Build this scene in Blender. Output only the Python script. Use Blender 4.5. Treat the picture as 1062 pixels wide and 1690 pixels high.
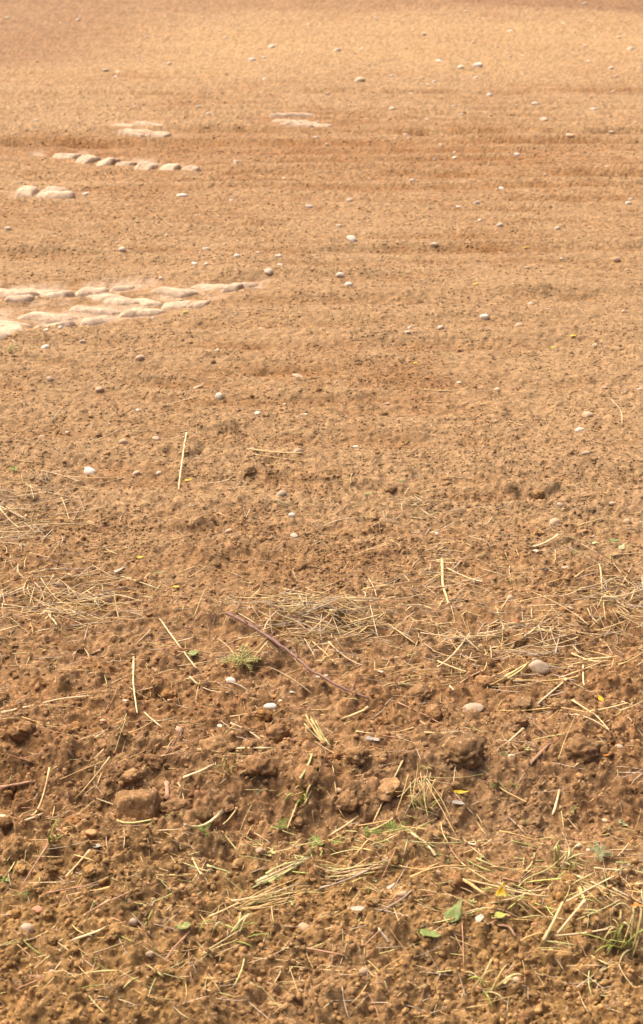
import bpy, bmesh, math, random
import numpy as np

R = math.radians
scene = bpy.context.scene
for o in list(bpy.data.objects):
    bpy.data.objects.remove(o)
COL = scene.collection

# ------------------------------------------------------------------ camera, sky, sun, exposure
CAM_H, PITCH, FPX = 1.40, R(22.5), 2400.0          # eye height, downward tilt, focal length in photo pixels (photo is 1062 x 1690)
cd = bpy.data.cameras.new('camera')
cam = bpy.data.objects.new('camera', cd)
COL.objects.link(cam)
cam.location = (0, 0, CAM_H)
cam.rotation_euler = (math.pi / 2 - PITCH, 0, 0)
cd.sensor_fit = 'VERTICAL'
cd.sensor_height = 23.6
cd.lens = FPX / 1690.0 * 23.6
cd.clip_start, cd.clip_end = 0.05, 5000
cd.dof.use_dof = True
cd.dof.focus_distance = 2.9
cd.dof.aperture_fstop = 7.1
scene.camera = cam

SUN_EL, SUN_AZ = R(58), R(-50)                       # thin bright cloud; light from the left
world = bpy.data.worlds.new('World')
scene.world = world
world.use_nodes = True
wn = world.node_tree
bg = wn.nodes['Background']
sky = wn.nodes.new('ShaderNodeTexSky')
sky.sky_type = 'NISHITA'
sky.sun_disc = False
sky.sun_elevation = SUN_EL
sky.sun_rotation = SUN_AZ
sky.air_density, sky.dust_density, sky.ozone_density = 0.5, 9.0, 0.0
wn.links.new(sky.outputs[0], bg.inputs[0])
bg.inputs[1].default_value = 0.15
sd = bpy.data.lights.new('sun', 'SUN')
sd.energy = 0.9
sd.angle = R(60)
sd.color = (1.0, 0.90, 0.76)
sun = bpy.data.objects.new('sun', sd)
COL.objects.link(sun)
sun.rotation_euler = (math.pi / 2 - SUN_EL, 0, math.pi - SUN_AZ)

vs = scene.view_settings
vs.view_transform = 'Standard'
vs.look = 'None'
vs.exposure = 1.2
vs.gamma = 1.0
vs.use_curve_mapping = False

# ------------------------------------------------------------------ helpers
rng = np.random.default_rng(7)
rnd = random.Random(11)
F32 = np.float32


def P(u, v):
    """Where on the level field a point seen in the photograph lies (metres)."""
    a = (u - 531.0) / FPX
    b = (v - 845.0) / FPX
    fy = math.cos(PITCH) - b * math.sin(PITCH)
    fz = -math.sin(PITCH) - b * math.cos(PITCH)
    t = CAM_H / -fz
    return (a * t, fy * t)


def PV(u, v):
    a = (u - 531.0) / FPX
    b = (v - 845.0) / FPX
    t = CAM_H / (math.sin(PITCH) + b * math.cos(PITCH))
    return a * t, (math.cos(PITCH) - b * math.sin(PITCH)) * t


def mpp(u, v):
    """metres per photo pixel, across, at a point on the ground"""
    b = (v - 845.0) / FPX
    t = CAM_H / (math.sin(PITCH) + b * math.cos(PITCH))
    return t / FPX


def UV(x, y):
    """back from the ground to the photograph (for wording labels only)"""
    zf = y * math.cos(PITCH) + CAM_H * math.sin(PITCH)
    yd = y * -math.sin(PITCH) + CAM_H * math.cos(PITCH)
    return 531 + FPX * x / zf, 845 + FPX * yd / zf


def hsh(ix, iy, s):
    with np.errstate(over='ignore'):
        n = ix.astype(np.int32).astype(np.uint32) * np.uint32(374761393) + iy.astype(np.int32).astype(np.uint32) * np.uint32(668265263) + np.uint32((s * 2246822519) & 0xffffffff)
        n = (n ^ (n >> np.uint32(13))) * np.uint32(1274126177)
        n = (n ^ (n >> np.uint32(16))) * np.uint32(2654435761)
        n = n ^ (n >> np.uint32(15))
    return (n >> np.uint32(8)).astype(F32) * F32(1.0 / 16777216.0)


def vnoise(x, y, s):
    ix, iy = np.floor(x), np.floor(y)
    fx, fy = (x - ix).astype(F32), (y - iy).astype(F32)
    fx = fx * fx * fx * (fx * (fx * 6 - 15) + 10)
    fy = fy * fy * fy * (fy * (fy * 6 - 15) + 10)
    a, b = hsh(ix, iy, s), hsh(ix + 1, iy, s)
    c, d = hsh(ix, iy + 1, s), hsh(ix + 1, iy + 1, s)
    return (a + (b - a) * fx + (c - a) * fy + (a - b - c + d) * fx * fy) * 2 - 1


def fbm(x, y, s, octv=4, lac=2.03, gain=0.5):
    t, a, tot = 0, 1.0, 0.0
    for k in range(octv):
        t = t + a * vnoise(x * (lac ** k) + 17.3 * k, y * (lac ** k) - 9.1 * k, s + k)
        tot += a
        a *= gain
    return t / tot


def bumps(x, y, cell, s, prob, rmin=0.3, rmax=0.75, warp=0.35):
    """rounded lumps scattered over a jittered grid: (height in cell units, a tint per lump)"""
    X, Y = x / cell, y / cell
    wx = vnoise(X * 1.7, Y * 1.7, s + 50) * warp
    wy = vnoise(X * 1.7 + 40, Y * 1.7 + 40, s + 51) * warp
    wx2 = vnoise(X * 4.3, Y * 4.3, s + 52) * warp * 0.35
    wy2 = vnoise(X * 4.3 + 40, Y * 4.3, s + 53) * warp * 0.35
    X, Y = X + wx + wx2, Y + wy + wy2
    ix, iy = np.floor(X), np.floor(Y)
    h = np.zeros_like(X, dtype=F32)
    tint = np.full_like(h, 0.5)
    for dx in (-1, 0, 1):
        for dy in (-1, 0, 1):
            cx, cy = ix + dx, iy + dy
            h2 = hsh(cx, cy, s + 2)
            px = cx + 0.5 + (hsh(cx, cy, s + 3) - 0.5) * 0.9
            py = cy + 0.5 + (h2 * 7.7 % 1.0 - 0.5) * 0.9
            h1 = hsh(cx, cy, s + 1)
            r = rmin + (rmax - rmin) * h2 * h2
            d2 = ((X - px) ** 2 + (Y - py) ** 2) / (r * r)
            k = np.sqrt(np.maximum(1 - d2 * d2, 0)) * r
            k = np.where(h1 < prob, k, 0)
            m = k > h
            h = np.where(m, k, h)
            tint = np.where(m, (h1 * 13.7) % 1.0, tint)
    return h.astype(F32), tint.astype(F32)


def blocks(x, y, cell, s, warp=0.3):
    """broken earth: every cell of a jittered mosaic has its own height and tilt"""
    X, Y = x / cell, y / cell
    X, Y = X + vnoise(X * 1.9, Y * 1.9, s + 60) * warp + vnoise(X * 5, Y * 5, s + 61) * warp * .3, Y + vnoise(X * 1.9 + 9, Y * 1.9, s + 62) * warp + vnoise(X * 5, Y * 5 + 7, s + 63) * warp * .3
    ix, iy = np.floor(X), np.floor(Y)
    best = np.full(X.shape, 9.0, F32)
    h = np.zeros(X.shape, F32)
    for dx in (-1, 0, 1):
        for dy in (-1, 0, 1):
            cx, cy = ix + dx, iy + dy
            a, b = hsh(cx, cy, s + 1), hsh(cx, cy, s + 2)
            ox, oy = X - cx - 0.5 - (a - .5) * .9, Y - cy - 0.5 - (b - .5) * .9
            d = ox * ox + oy * oy
            k = hsh(cx, cy, s + 3)
            hh = k + ((a * 7.3) % 1.0 - .5) * ox * 1.1 + ((b * 9.1) % 1.0 - .5) * oy * 1.1 - 0.35 * d
            m = d < best
            best = np.where(m, d, best)
            h = np.where(m, hh, h)
    return h.astype(F32) - 0.4


def sstep(a, b, x):
    t = np.clip((x - a) / (b - a), 0, 1)
    return t * t * (3 - 2 * t)


def seg_dist(x, y, a, b):
    ax, ay = a
    bx, by = b
    L2 = (bx - ax) ** 2 + (by - ay) ** 2
    t = np.clip(((x - ax) * (bx - ax) + (y - ay) * (by - ay)) / L2, 0, 1)
    return np.hypot(x - ax - t * (bx - ax), y - ay - t * (by - ay))


# wheel tracks on the ground: (start, end, half width in metres)
TRACKS = [
    (P(-140, 545), P(250, 500), 0.22), (P(250, 500), P(400, 470), 0.13), (P(-140, 488), P(220, 474), 0.15),
    (P(85, 248), P(325, 277), 0.16), (P(20, 322), P(110, 322), 0.16),
    (P(190, 207), P(275, 220), 0.22), (P(445, 194), P(540, 210), 0.22),
]


def track_mask(x, y):
    m = np.zeros_like(x)
    n = vnoise(x * 9, y * 9, 900) * 0.5 + vnoise(x * 27, y * 27, 901) * 0.35
    for a, b, w in TRACKS:
        d = seg_dist(x, y, a, b)
        m = np.maximum(m, 1 - sstep(0.55, 1.15, d / w + n * 0.45))
    return m


# furrow lines left by the harrow, across the field: (distance, from x, to x, depth, width)
FURROWS = [(10.25, -1.3, 6, 0.035, 0.10), (8.35, -2.2, 5, 0.022, 0.10), (9.55, -2.5, -0.6, 0.04, 0.13), (7.5, 0.2, 6, 0.02, 0.08), (6.35, -3, 5, 0.022, 0.09), (5.55, 0.1, 3, 0.018, 0.08), (4.55, -2, 3, 0.012, 0.07),
           (12.4, -3, 6, 0.02, 0.12), (3.55, -1.5, 1.5, 0.014, 0.06)]


def soil(x, y, want_colour=False):
    x = np.asarray(x, dtype=np.float64)
    y = np.asarray(y, dtype=np.float64)
    wob = fbm(x * 0.9, y * 0.9, 300, 3)
    dd = y + wob * 0.22
    rough = 1 - sstep(2.1, 3.7, dd)                         # the rough headland nearest the camera
    trk = track_mask(x, y)
    smooth_patch = (1 - sstep(0.6, 1.0, np.hypot((x - 0.36) / 0.22, (y - 1.98) / 0.16))) * 0.8
    keep = (1 - 0.6 * trk)
    big = rough * (1 - smooth_patch)
    far = sstep(3.2, 11, y)
    h = 0.030 * fbm(x * 0.55, y * 0.55, 310, 3) + 0.016 * fbm(x * 2.6, y * 2.6, 320, 3) * (0.45 + 0.9 * big)
    # turned ridge and the dip before it
    rd = y + 0.10 * fbm(x * 1.9, y * 1.9, 330, 2)
    lump = np.clip(0.62 + 0.8 * fbm(x * 5, y * 5, 335, 3), 0, 1.2)
    h += 0.036 * np.exp(-((rd - 2.20) / 0.085) ** 2) * lump * (1 - 0.4 * sstep(0.1, 0.5, x))
    h -= 0.024 * np.exp(-((rd - 2.055) / 0.06) ** 2)
    h += 0.020 * np.exp(-((rd - 1.80) / 0.07) ** 2) * lump
    h += 0.020 * np.exp(-((rd - 2.75) / 0.09) ** 2) * lump
    fur = np.zeros_like(h)
    for d0, x0, x1, dep, w in FURROWS:
        w = w * 0.7
        c = d0 + 0.10 * np.sin(x * 0.5 + d0) + 0.12 * fbm(x * 0.8, x * 0 + d0, 340, 3)
        g = np.exp(-((y - c) / w) ** 2) * sstep(x0, x0 + 0.5, x) * (1 - sstep(x1 - 0.5, x1, x)) * np.clip(0.55 + 0.9 * fbm(x * 4, y * 2, 345, 2), 0, 1)
        fur = np.maximum(fur, g)
        h += -dep * g + dep * 0.7 * np.exp(-((y - c - 1.7 * w) / w) ** 2)
    hw = y + 0.10 * fbm(x * 0.7, y * 0.7, 346, 3) + 0.012 * x
    har = np.sin(hw * 6.283 / 0.31 + 1.5 * fbm(x * 0.5, y * 1.5, 347, 2)) * sstep(2.7, 3.6, y) * np.clip(0.5 + 1.1 * fbm(x * 1.3, y * 2.2, 348, 3), 0, 1)
    har2 = np.sin(hw * 6.283 / 0.137 + 2.0 * fbm(x * 0.6, y * 2.5, 349, 2)) * sstep(2.9, 3.6, y) * (1 - sstep(8, 11, y)) * np.clip(0.35 + 1.3 * fbm(x * 1.9, y * 3.5, 351, 3), 0, 1)
    h += 0.014 * har + 0.006 * har2
    b1, t1 = bumps(x, y, 0.105, 400, 0.50 * big + 0.03)
    b2, t2 = bumps(x, y, 0.048, 410, 0.30 + 0.32 * big)
    b3, t3 = bumps(x, y, 0.023, 420, 0.62 + 0.1 * rough)
    b4, t4 = bumps(x, y, 0.0115, 430, 0.8 - 0.3 * smooth_patch)
    b5, t5 = bumps(x, y, 0.0058, 440, 0.85)
    fade = lambda cell: 1 - sstep(0.7, 1.5, (y * y + 1.96) / 3360 * 1.4 * 1.7 / cell)
    crumb = (b1 * 0.105 * 0.24 + b2 * 0.048 * (0.15 + 0.12 * big) * fade(.048) + b3 * 0.023 * (0.30 + 0.14 * rough) * fade(.023) + b4 * 0.0115 * 0.55 * fade(.0115) + b5 * 0.0058 * 0.7 * fade(.0058))
    ridge = np.exp(-((rd - 2.18) / 0.16) ** 2)
    brk = np.clip(0.55 + 0.9 * fbm(x * 3.1, y * 3.1, 365, 2), 0.1, 1.2)
    crumb += blocks(x, y, 0.075, 450) * 0.075 * 0.21 * big * brk * (0.45 + 0.9 * ridge)
    crumb += blocks(x, y, 0.030, 460) * 0.030 * (0.16 + 0.24 * big) * brk * fade(.03)
    crumb += blocks(x, y, 0.0125, 470) * 0.0125 * 0.45 * (1 - 0.4 * smooth_patch) * fade(.0125)
    crumb += blocks(x, y, 0.0062, 480) * 0.0062 * 0.45 * fade(.0062)
    crumb = crumb * (1 - 0.5 * far)
    fine = 0.004 * fbm(x * 38, y * 38, 350, 4, 2.1, 0.6) * fade(.025)
    # ragged pits between the crumbs
    pit = np.clip(fbm(x * 22, y * 22, 360, 3) - 0.12, 0, 1)
    h += (crumb + fine - 0.005 * pit * fade(.04)) * keep
    h -= 0.016 * trk
    if not want_colour:
        return h
    # ---- the soil's own colour: dried crust, moist turned earth, sandy and dark patches, dust pressed by wheels
    n1 = fbm(x * 1.1, y * 1.1, 500, 4)
    n2 = fbm(x * 9, y * 9, 510, 3)
    moist = 0.12 + 0.50 * rough + 0.45 * n1 + 0.30 * n2
    moist += 0.42 * fur * np.clip(0.7 + 1.2 * n2, 0, 1) - 0.26 * har - 0.24 * har2 + 0.35 * trk
    moist += 0.16 * fbm(x * 2.2, y * 9, 511, 3) * sstep(3, 5, y)
    moist += 0.5 * fbm(x * 1.7, y * 1.9, 513, 4, 2.0, 0.65) * sstep(8, 12, y)
    moist += 0.55 * np.exp(-((y - 9.6 - 0.2 * n1) / 0.55) ** 2) * sstep(-2.6, -1.9, x) * (1 - sstep(-0.9, -0.2, x))
    moist += 0.40 * np.exp(-((y - 9.0 - 0.3 * n1) / 1.5) ** 2) * sstep(-2.2, -0.6, x)
    moist = np.clip(moist, 0, 1)[:, None]
    dry = np.array([0.250, 0.153, 0.072])
    wet = np.array([0.184, 0.087, 0.0300])
    c = dry * (1 - moist) + wet * moist
    # sandy ochre rise, then darker ground beyond
    ny = y * (1 + 0.07 * fbm(x * 0.3, y * 0.3, 520, 3))
    och = (sstep(12.0, 16.0, ny) * (1 - sstep(19.0, 24.0, ny)) * sstep(-4.0, -0.8, x + 0.6 * n1))[:, None]
    och = och * np.clip(0.75 + 0.6 * fbm(x * 0.8, y * 0.9, 522, 4), 0, 1)[:, None]
    c = c * (1 - 0.75 * och) + np.array([0.295, 0.184, 0.083]) * 0.75 * och
    drk = np.maximum(sstep(20.5, 24.5, ny) * 0.55, sstep(26.2, 27.6, ny + 1.05 * x))[:, None]
    drk = np.maximum(drk, (sstep(13.5, 16.5, ny) * (1 - sstep(-3.4, -1.2, x + 0.6 * n1)))[:, None] * 0.7)
    c = c * (1 - 0.8 * drk) + np.array([0.165, 0.086, 0.040]) * 0.8 * drk
    sand = (1 - sstep(1.80, 2.02, y + 0.08 * n1))[:, None] * np.clip(0.45 + 0.9 * fbm(x * 2.5, y * 2.5, 524, 3), 0, 0.9)[:, None]
    c = c * (1 - sand) + np.array([0.240, 0.138, 0.050]) * sand
    tint = (t2 - 0.5) * 0.26 + (t3 - 0.5) * 0.36 * fade(.023) + (t4 - 0.5) * 0.36 * fade(.0115) + (t5 - 0.5) * 0.2 * fade(.0058)
    c = c * (1 + tint)[:, None]
    speck = rng.random(len(x)) - 0.5                              # distant clods and straw bits, finer than the sheet
    c = c * (1 + 0.7 * sstep(4.0, 8, y) * speck)[:, None]
    red = np.clip((t3 * 5.3 % 1.0 - 0.90) * 8, 0, 1)[:, None] * 0.35 * rough[:, None]
    c = c * (1 - red) + np.array([0.30, 0.12, 0.055]) * red
    dust = (trk * np.clip(0.45 + 1.7 * fbm(x * 10, y * 10, 530, 3), 0.0, 0.9) * np.where(y > 9.7, 0.2, 1.0))[:, None]
    c = c * (1 - 0.85 * dust) + np.array([0.37, 0.26, 0.165]) * 0.85 * dust
    return h, np.clip(c, 0.01, 0.9)


FIELD = {}


def H(x, y):
    """height of the built ground at a place"""
    a = np.atleast_1d(np.asarray(x, float))
    b = np.atleast_1d(np.asarray(y, float))
    Z = FIELD['z']
    r = np.clip(np.interp(b, FIELD['y'], np.arange(Z.shape[0])), 0, Z.shape[0] - 1.001)
    c = np.clip(np.interp(a / (0.34 + 0.29 * np.maximum(b, 0)), FIELD['t'], np.arange(Z.shape[1])), 0, Z.shape[1] - 1.001)
    r0, c0 = r.astype(int), c.astype(int)
    fr, fc = r - r0, c - c0
    return (Z[r0, c0] * (1 - fr) + Z[r0 + 1, c0] * fr) * (1 - fc) + (Z[r0, c0 + 1] * (1 - fr) + Z[r0 + 1, c0 + 1] * fr) * fc


def soil_colour(x, y):
    r = int(np.interp(y, FIELD['y'], np.arange(len(FIELD['y']))))
    c = int(np.interp(x / (0.34 + 0.29 * max(y, 0)), FIELD['t'], np.arange(len(FIELD['t']))))
    return FIELD['c'][max(r - 4, 0):r + 5, max(c - 4, 0):c + 5].reshape(-1, 3).mean(0)


# ------------------------------------------------------------------ materials
def nodes(name):
    m = bpy.data.materials.new(name)
    m.use_nodes = True
    nt = m.node_tree
    return m, nt, nt.nodes['Principled BSDF']


def N(nt, t, **kw):
    n = nt.nodes.new(t)
    for k, v in kw.items():
        if k in n.inputs.keys():
            n.inputs[k].default_value = v
        else:
            setattr(n, k, v)
    return n


def mix(nt, a, b, f, mode='MIX'):
    n = nt.nodes.new('ShaderNodeMix')
    n.data_type = 'RGBA'
    n.blend_type = mode
    for s, v in ((n.inputs['A'], a), (n.inputs['B'], b), (n.inputs['Factor'], f)):
        if hasattr(v, 'is_linked'):
            nt.links.new(v, s)
        else:
            s.default_value = v if not isinstance(v, tuple) else (*v, 1)
    return n.outputs['Result']


def noise_ramp(nt, vec, scale, lo, hi, detail=6, rough=0.6):
    n = N(nt, 'ShaderNodeTexNoise', Scale=scale, Detail=detail, Roughness=rough)
    if vec is not None:
        nt.links.new(vec, n.inputs['Vector'])
    r = N(nt, 'ShaderNodeMapRange')
    r.inputs['To Min'].default_value = lo
    r.inputs['To Max'].default_value = hi
    r.inputs['From Min'].default_value = 0.28
    r.inputs['From Max'].default_value = 0.72
    nt.links.new(n.outputs[0], r.inputs['Value'])
    return n, r.outputs[0]


def soil_material(name, source, bump=0.5, gain=1.0):
    """source: 'attribute' (colour stored on the points) or 'object' (the object's own colour)"""
    m, nt, b = nodes(name)
    geo = N(nt, 'ShaderNodeNewGeometry')
    if source == 'attribute':
        c = N(nt, 'ShaderNodeAttribute', attribute_name='soil').outputs['Color']
    else:
        c = N(nt, 'ShaderNodeObjectInfo').outputs['Color']
    n1, f1 = noise_ramp(nt, geo.outputs['Position'], 150, 0.62, 1.36, 8, 0.72)
    n2, f2 = noise_ramp(nt, geo.outputs['Position'], 620, 0.68, 1.32, 3)
    c = mix(nt, c, f1, 1.0, 'MULTIPLY')
    c = mix(nt, c, f2, 1.0, 'MULTIPLY')
    n3, f3 = noise_ramp(nt, geo.outputs['Position'], 42, 0.70, 1.32, 4, 0.6)
    c = mix(nt, c, f3, 1.0, 'MULTIPLY')
    # straw dust and grit: pale specks
    v = N(nt, 'ShaderNodeTexVoronoi', Scale=260.0)
    nt.links.new(geo.outputs['Position'], v.inputs['Vector'])
    sp = N(nt, 'ShaderNodeMapRange')
    sp.inputs['From Min'].default_value, sp.inputs['From Max'].default_value = 0.93, 0.97
    sep = N(nt, 'ShaderNodeSeparateColor')
    nt.links.new(v.outputs['Color'], sep.inputs[0])
    nt.links.new(sep.outputs[0], sp.inputs['Value'])
    mul = N(nt, 'ShaderNodeMath', operation='MULTIPLY')
    nt.links.new(sp.outputs[0], mul.inputs[0])
    mul.inputs[1].default_value = 0.55
    c = mix(nt, c, (0.47, 0.32, 0.18), mul.outputs[0])
    nt.links.new(c, b.inputs['Base Color'])
    b.inputs['Roughness'].default_value = 0.95
    b.inputs['Specular IOR Level'].default_value = 0.12
    last = None
    for kind, sc_, dist in (('v', 48, 0.011), ('n', 150, 0.007), ('n', 620, 0.0022)):
        if kind == 'v':
            t = N(nt, 'ShaderNodeTexVoronoi', Scale=float(sc_), Randomness=1.0)
            w = N(nt, 'ShaderNodeTexNoise', Scale=sc_ * 1.6, Detail=3.0)
            nt.links.new(geo.outputs['Position'], w.inputs['Vector'])
            va = N(nt, 'ShaderNodeVectorMath', operation='MULTIPLY_ADD')
            nt.links.new(w.outputs['Color'], va.inputs[0])
            va.inputs[1].default_value = (0.6 / sc_,) * 3
            nt.links.new(geo.outputs['Position'], va.inputs[2])
            nt.links.new(va.outputs[0], t.inputs['Vector'])
            inv = N(nt, 'ShaderNodeMath', operation='SUBTRACT')
            inv.inputs[0].default_value = 1.0
            nt.links.new(t.outputs['Distance'], inv.inputs[1])
            hgt = inv.outputs[0]
        else:
            hgt = (n1 if sc_ == 150 else n2).outputs[0]
        bp = N(nt, 'ShaderNodeBump', Strength=bump, Distance=dist)
        nt.links.new(hgt, bp.inputs['Height'])
        if last:
            nt.links.new(last, bp.inputs['Normal'])
        last = bp.outputs[0]
    nt.links.new(last, b.inputs['Normal'])
    return m


def object_material(name, scale, lo, hi, rough, spec=0.3, bump=0.2, dirt=None, second=None, trans=0.0):
    m, nt, b = nodes(name)
    tc = N(nt, 'ShaderNodeTexCoord')
    oi = N(nt, 'ShaderNodeObjectInfo')
    c = oi.outputs['Color']
    n1, f1 = noise_ramp(nt, tc.outputs['Object'], scale, lo, hi)
    c = mix(nt, c, f1, 1.0, 'MULTIPLY')
    if dirt:
        n2, f2 = noise_ramp(nt, tc.outputs['Object'], dirt[1], dirt[2], dirt[3], 5)
        c = mix(nt, c, dirt[0], f2)
    nt.links.new(c, b.inputs['Base Color'])
    b.inputs['Roughness'].default_value = rough
    b.inputs['Specular IOR Level'].default_value = spec
    bp = N(nt, 'ShaderNodeBump', Strength=bump, Distance=0.002)
    nt.links.new(n1.outputs[0], bp.inputs['Height'])
    nt.links.new(bp.outputs[0], b.inputs['Normal'])
    if trans:
        out = nt.nodes['Material Output']
        tr = N(nt, 'ShaderNodeBsdfTranslucent')
        nt.links.new(c, tr.inputs['Color'])
        ms = N(nt, 'ShaderNodeMixShader')
        ms.inputs[0].default_value = trans
        nt.links.new(b.outputs[0], ms.inputs[1])
        nt.links.new(tr.outputs[0], ms.inputs[2])
        nt.links.new(ms.outputs[0], out.inputs['Surface'])
    return m


M_SOIL = soil_material('field_soil', 'attribute')
M_CLOD = soil_material('clod_soil', 'object', 0.5)
M_PAD = soil_material('pressed_dust', 'attribute', 0.16)
M_STONE = object_material('field_stone', 60, 0.78, 1.14, 0.75, 0.3, 0.15, ((0.28, 0.17, 0.085), 34, -0.5, 0.55))
M_STRAW = object_material('dry_straw', 140, 0.78, 1.15, 0.6, 0.35, 0.15, ((0.33, 0.21, 0.095), 45, -0.8, 0.45), trans=0.12)
M_TWIG = object_material('twig_bark', 200, 0.6, 1.3, 0.65, 0.35, 0.3, ((0.30, 0.19, 0.10), 60, -0.6, 0.5))
M_LEAF = object_material('leaf', 180, 0.7, 1.25, 0.6, 0.3, 0.3, ((0.32, 0.20, 0.09), 110, -0.5, 0.65), trans=0.3)
m, nt, b = nodes('hay_strands')
at = N(nt, 'ShaderNodeAttribute', attribute_name='soil')
geo = N(nt, 'ShaderNodeNewGeometry')
n1, f1 = noise_ramp(nt, geo.outputs['Position'], 120, 0.75, 1.2, 3)
nt.links.new(mix(nt, at.outputs['Color'], f1, 1.0, 'MULTIPLY'), b.inputs['Base Color'])
b.inputs['Roughness'].default_value = 0.65
b.inputs['Specular IOR Level'].default_value = 0.3
M_HAY = m


# ------------------------------------------------------------------ mesh making
def raw_mesh(name, verts, faces, mat, smooth=True, colours=None):
    """faces: an (n,4) or (n,3) array, or a list of tuples"""
    me = bpy.data.meshes.new(name)
    if isinstance(faces, np.ndarray):
        nf, k = faces.shape
        me.vertices.add(len(verts))
        me.vertices.foreach_set('co', np.asarray(verts, F32).ravel())
        me.loops.add(nf * k)
        me.loops.foreach_set('vertex_index', faces.astype(np.int32).ravel())
        me.polygons.add(nf)
        me.polygons.foreach_set('loop_start', np.arange(0, nf * k, k, dtype=np.int32))
        me.update(calc_edges=True)
    else:
        me.from_pydata([tuple(v) for v in verts], [], faces)
        me.update()
    if smooth:
        me.polygons.foreach_set('use_smooth', np.ones(len(me.polygons), dtype=bool))
    if colours is not None:
        a = me.attributes.new('soil', 'FLOAT_COLOR', 'POINT')
        rgba = np.ones((len(verts), 4), F32)
        rgba[:, :3] = colours
        a.data.foreach_set('color', rgba.ravel())
    me.materials.append(mat)
    return me


def link(name, me, loc=(0, 0, 0), rot=(0, 0, 0), scale=(1, 1, 1), parent=None, colour=None):
    o = bpy.data.objects.new(name, me)
    COL.objects.link(o)
    o.location, o.rotation_euler, o.scale = loc, rot, scale
    if parent:
        o.parent = parent
    if colour is not None:
        o.color = (*colour, 1)
    return o


def tag(o, label, cat, group=None):
    o['label'] = label
    o['category'] = cat
    if group:
        o['group'] = group
    return o


ANCHORS = []      # (u, v, phrase): the singled-out things that the smaller ones are described by


def anchor(u, v, phrase):
    ANCHORS.append((u, v, phrase))


def ico(sub):
    bm = bmesh.new()
    bmesh.ops.create_icosphere(bm, subdivisions=sub, radius=1)
    v = np.array([p.co[:] for p in bm.verts])
    f = np.array([[q.index for q in p.verts] for p in bm.faces])
    bm.free()
    return v, f


ICO = {k: ico(k) for k in (1, 2, 3, 4)}


def noise3(p, s):
    return (vnoise(p[:, 0] + 3.1 * p[:, 2], p[:, 1] - 2.3 * p[:, 2], s) + vnoise(p[:, 1] + 1.7 * p[:, 0], p[:, 2] + 5, s + 1) + vnoise(p[:, 2] - p[:, 0], p[:, 0] * 1.3 + p[:, 1], s + 2)) / 3


def lump_mesh(name, seed, sub, mat, planes=8, facet=0.6, rough=0.05, crumb=0.0, smooth=True, cut=(0.72, 1.0)):
    """a pebble or clod: a ball cut by random planes (worn facets), then roughened; unit radius"""
    r = np.random.default_rng(seed)
    v, f = ICO[sub]
    rad = np.ones(len(v))
    for _ in range(planes):
        n = r.normal(size=3)
        n /= np.linalg.norm(n)
        d = r.uniform(*cut)
        k = v @ n
        rad = np.where(k > 1e-3, np.minimum(rad, np.where(k > 1e-3, d / np.maximum(k, 1e-3), 9)), rad)
    rad = 1 - facet + facet * rad
    q = v * 1.3 + seed * 3.7
    rad = rad * (1 + rough * 2.2 * noise3(q, seed) + rough * noise3(q * 2.7, seed + 9))
    if crumb:
        rad = rad * (1 + crumb * 2.6 * (np.abs(noise3(q * 2.6, seed + 20)) - .2) + crumb * 1.8 * (np.abs(noise3(q * 5.3, seed + 30)) - .2) + crumb * 1.0 * noise3(q * 12, seed + 40))
    return raw_mesh(name, v * rad[:, None], f, mat, smooth)


def tube(pts, rad, sides=6, flat=1.0, up=None, seed=0):
    """a tapering tube along pts: verts, quads and end caps"""
    pts = np.asarray(pts, float)
    n = len(pts)
    rad = np.broadcast_to(np.asarray(rad, float), (n,))
    t = np.gradient(pts, axis=0)
    t /= np.linalg.norm(t, axis=1)[:, None] + 1e-9
    ref = np.array([0.02, 0.03, 1.0]) if up is None else np.asarray(up, float)
    s = np.cross(t, ref)
    s /= np.linalg.norm(s, axis=1)[:, None] + 1e-9
    w = np.cross(s, t)
    a = np.arange(sides) * 2 * np.pi / sides + 0.3
    ring = s[:, None, :] * np.cos(a)[None, :, None] + w[:, None, :] * np.sin(a)[None, :, None] * flat
    v = (pts[:, None, :] + ring * rad[:, None, None]).reshape(-1, 3)
    i = np.arange(n - 1)[:, None] * sides
    j = np.arange(sides)[None, :]
    j2 = (j + 1) % sides
    q = np.stack([i + j, i + j2, i + sides + j2, i + sides + j], -1).reshape(-1, 4)
    faces = [tuple(int(k) for k in x) for x in q]
    faces.append(tuple(range(sides - 1, -1, -1)))
    faces.append(tuple(range((n - 1) * sides, n * sides)))
    return v, faces


def resample(ctrl, n, smooth=0):
    c = np.asarray(ctrl, float)
    s = np.concatenate([[0], np.cumsum(np.linalg.norm(np.diff(c, axis=0), axis=1))])
    t = np.linspace(0, s[-1], n)
    out = np.stack([np.interp(t, s, c[:, k]) for k in range(c.shape[1])], 1)
    for _ in range(smooth):
        out[1:-1] = 0.25 * out[:-2] + 0.5 * out[1:-1] + 0.25 * out[2:]
    return out, t


def lay(ctrl, rad, lift=0.0, n=None, bend=2, tip=0.0, smooth=1, hang=0.9):
    """a stalk lying on the crumbs: stiff, so it bridges the hollows; tip lifts its far end"""
    c = np.asarray(ctrl, float)
    L = np.linalg.norm(np.diff(c, axis=0), axis=1).sum()
    n = n or max(5, min(16, int(L / 0.015)))
    xy, t = resample(c, n, smooth)
    z = H(xy[:, 0], xy[:, 1])
    if L < 0.09:
        bend = 1
    fit = np.polyval(np.polyfit(t, z, min(bend, len(c))), t)
    off = np.quantile(z - fit, hang)
    zz = fit + off + rad * 0.6 + lift + tip * (t / t[-1]) ** 1.3
    return np.column_stack([xy, zz])


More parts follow.
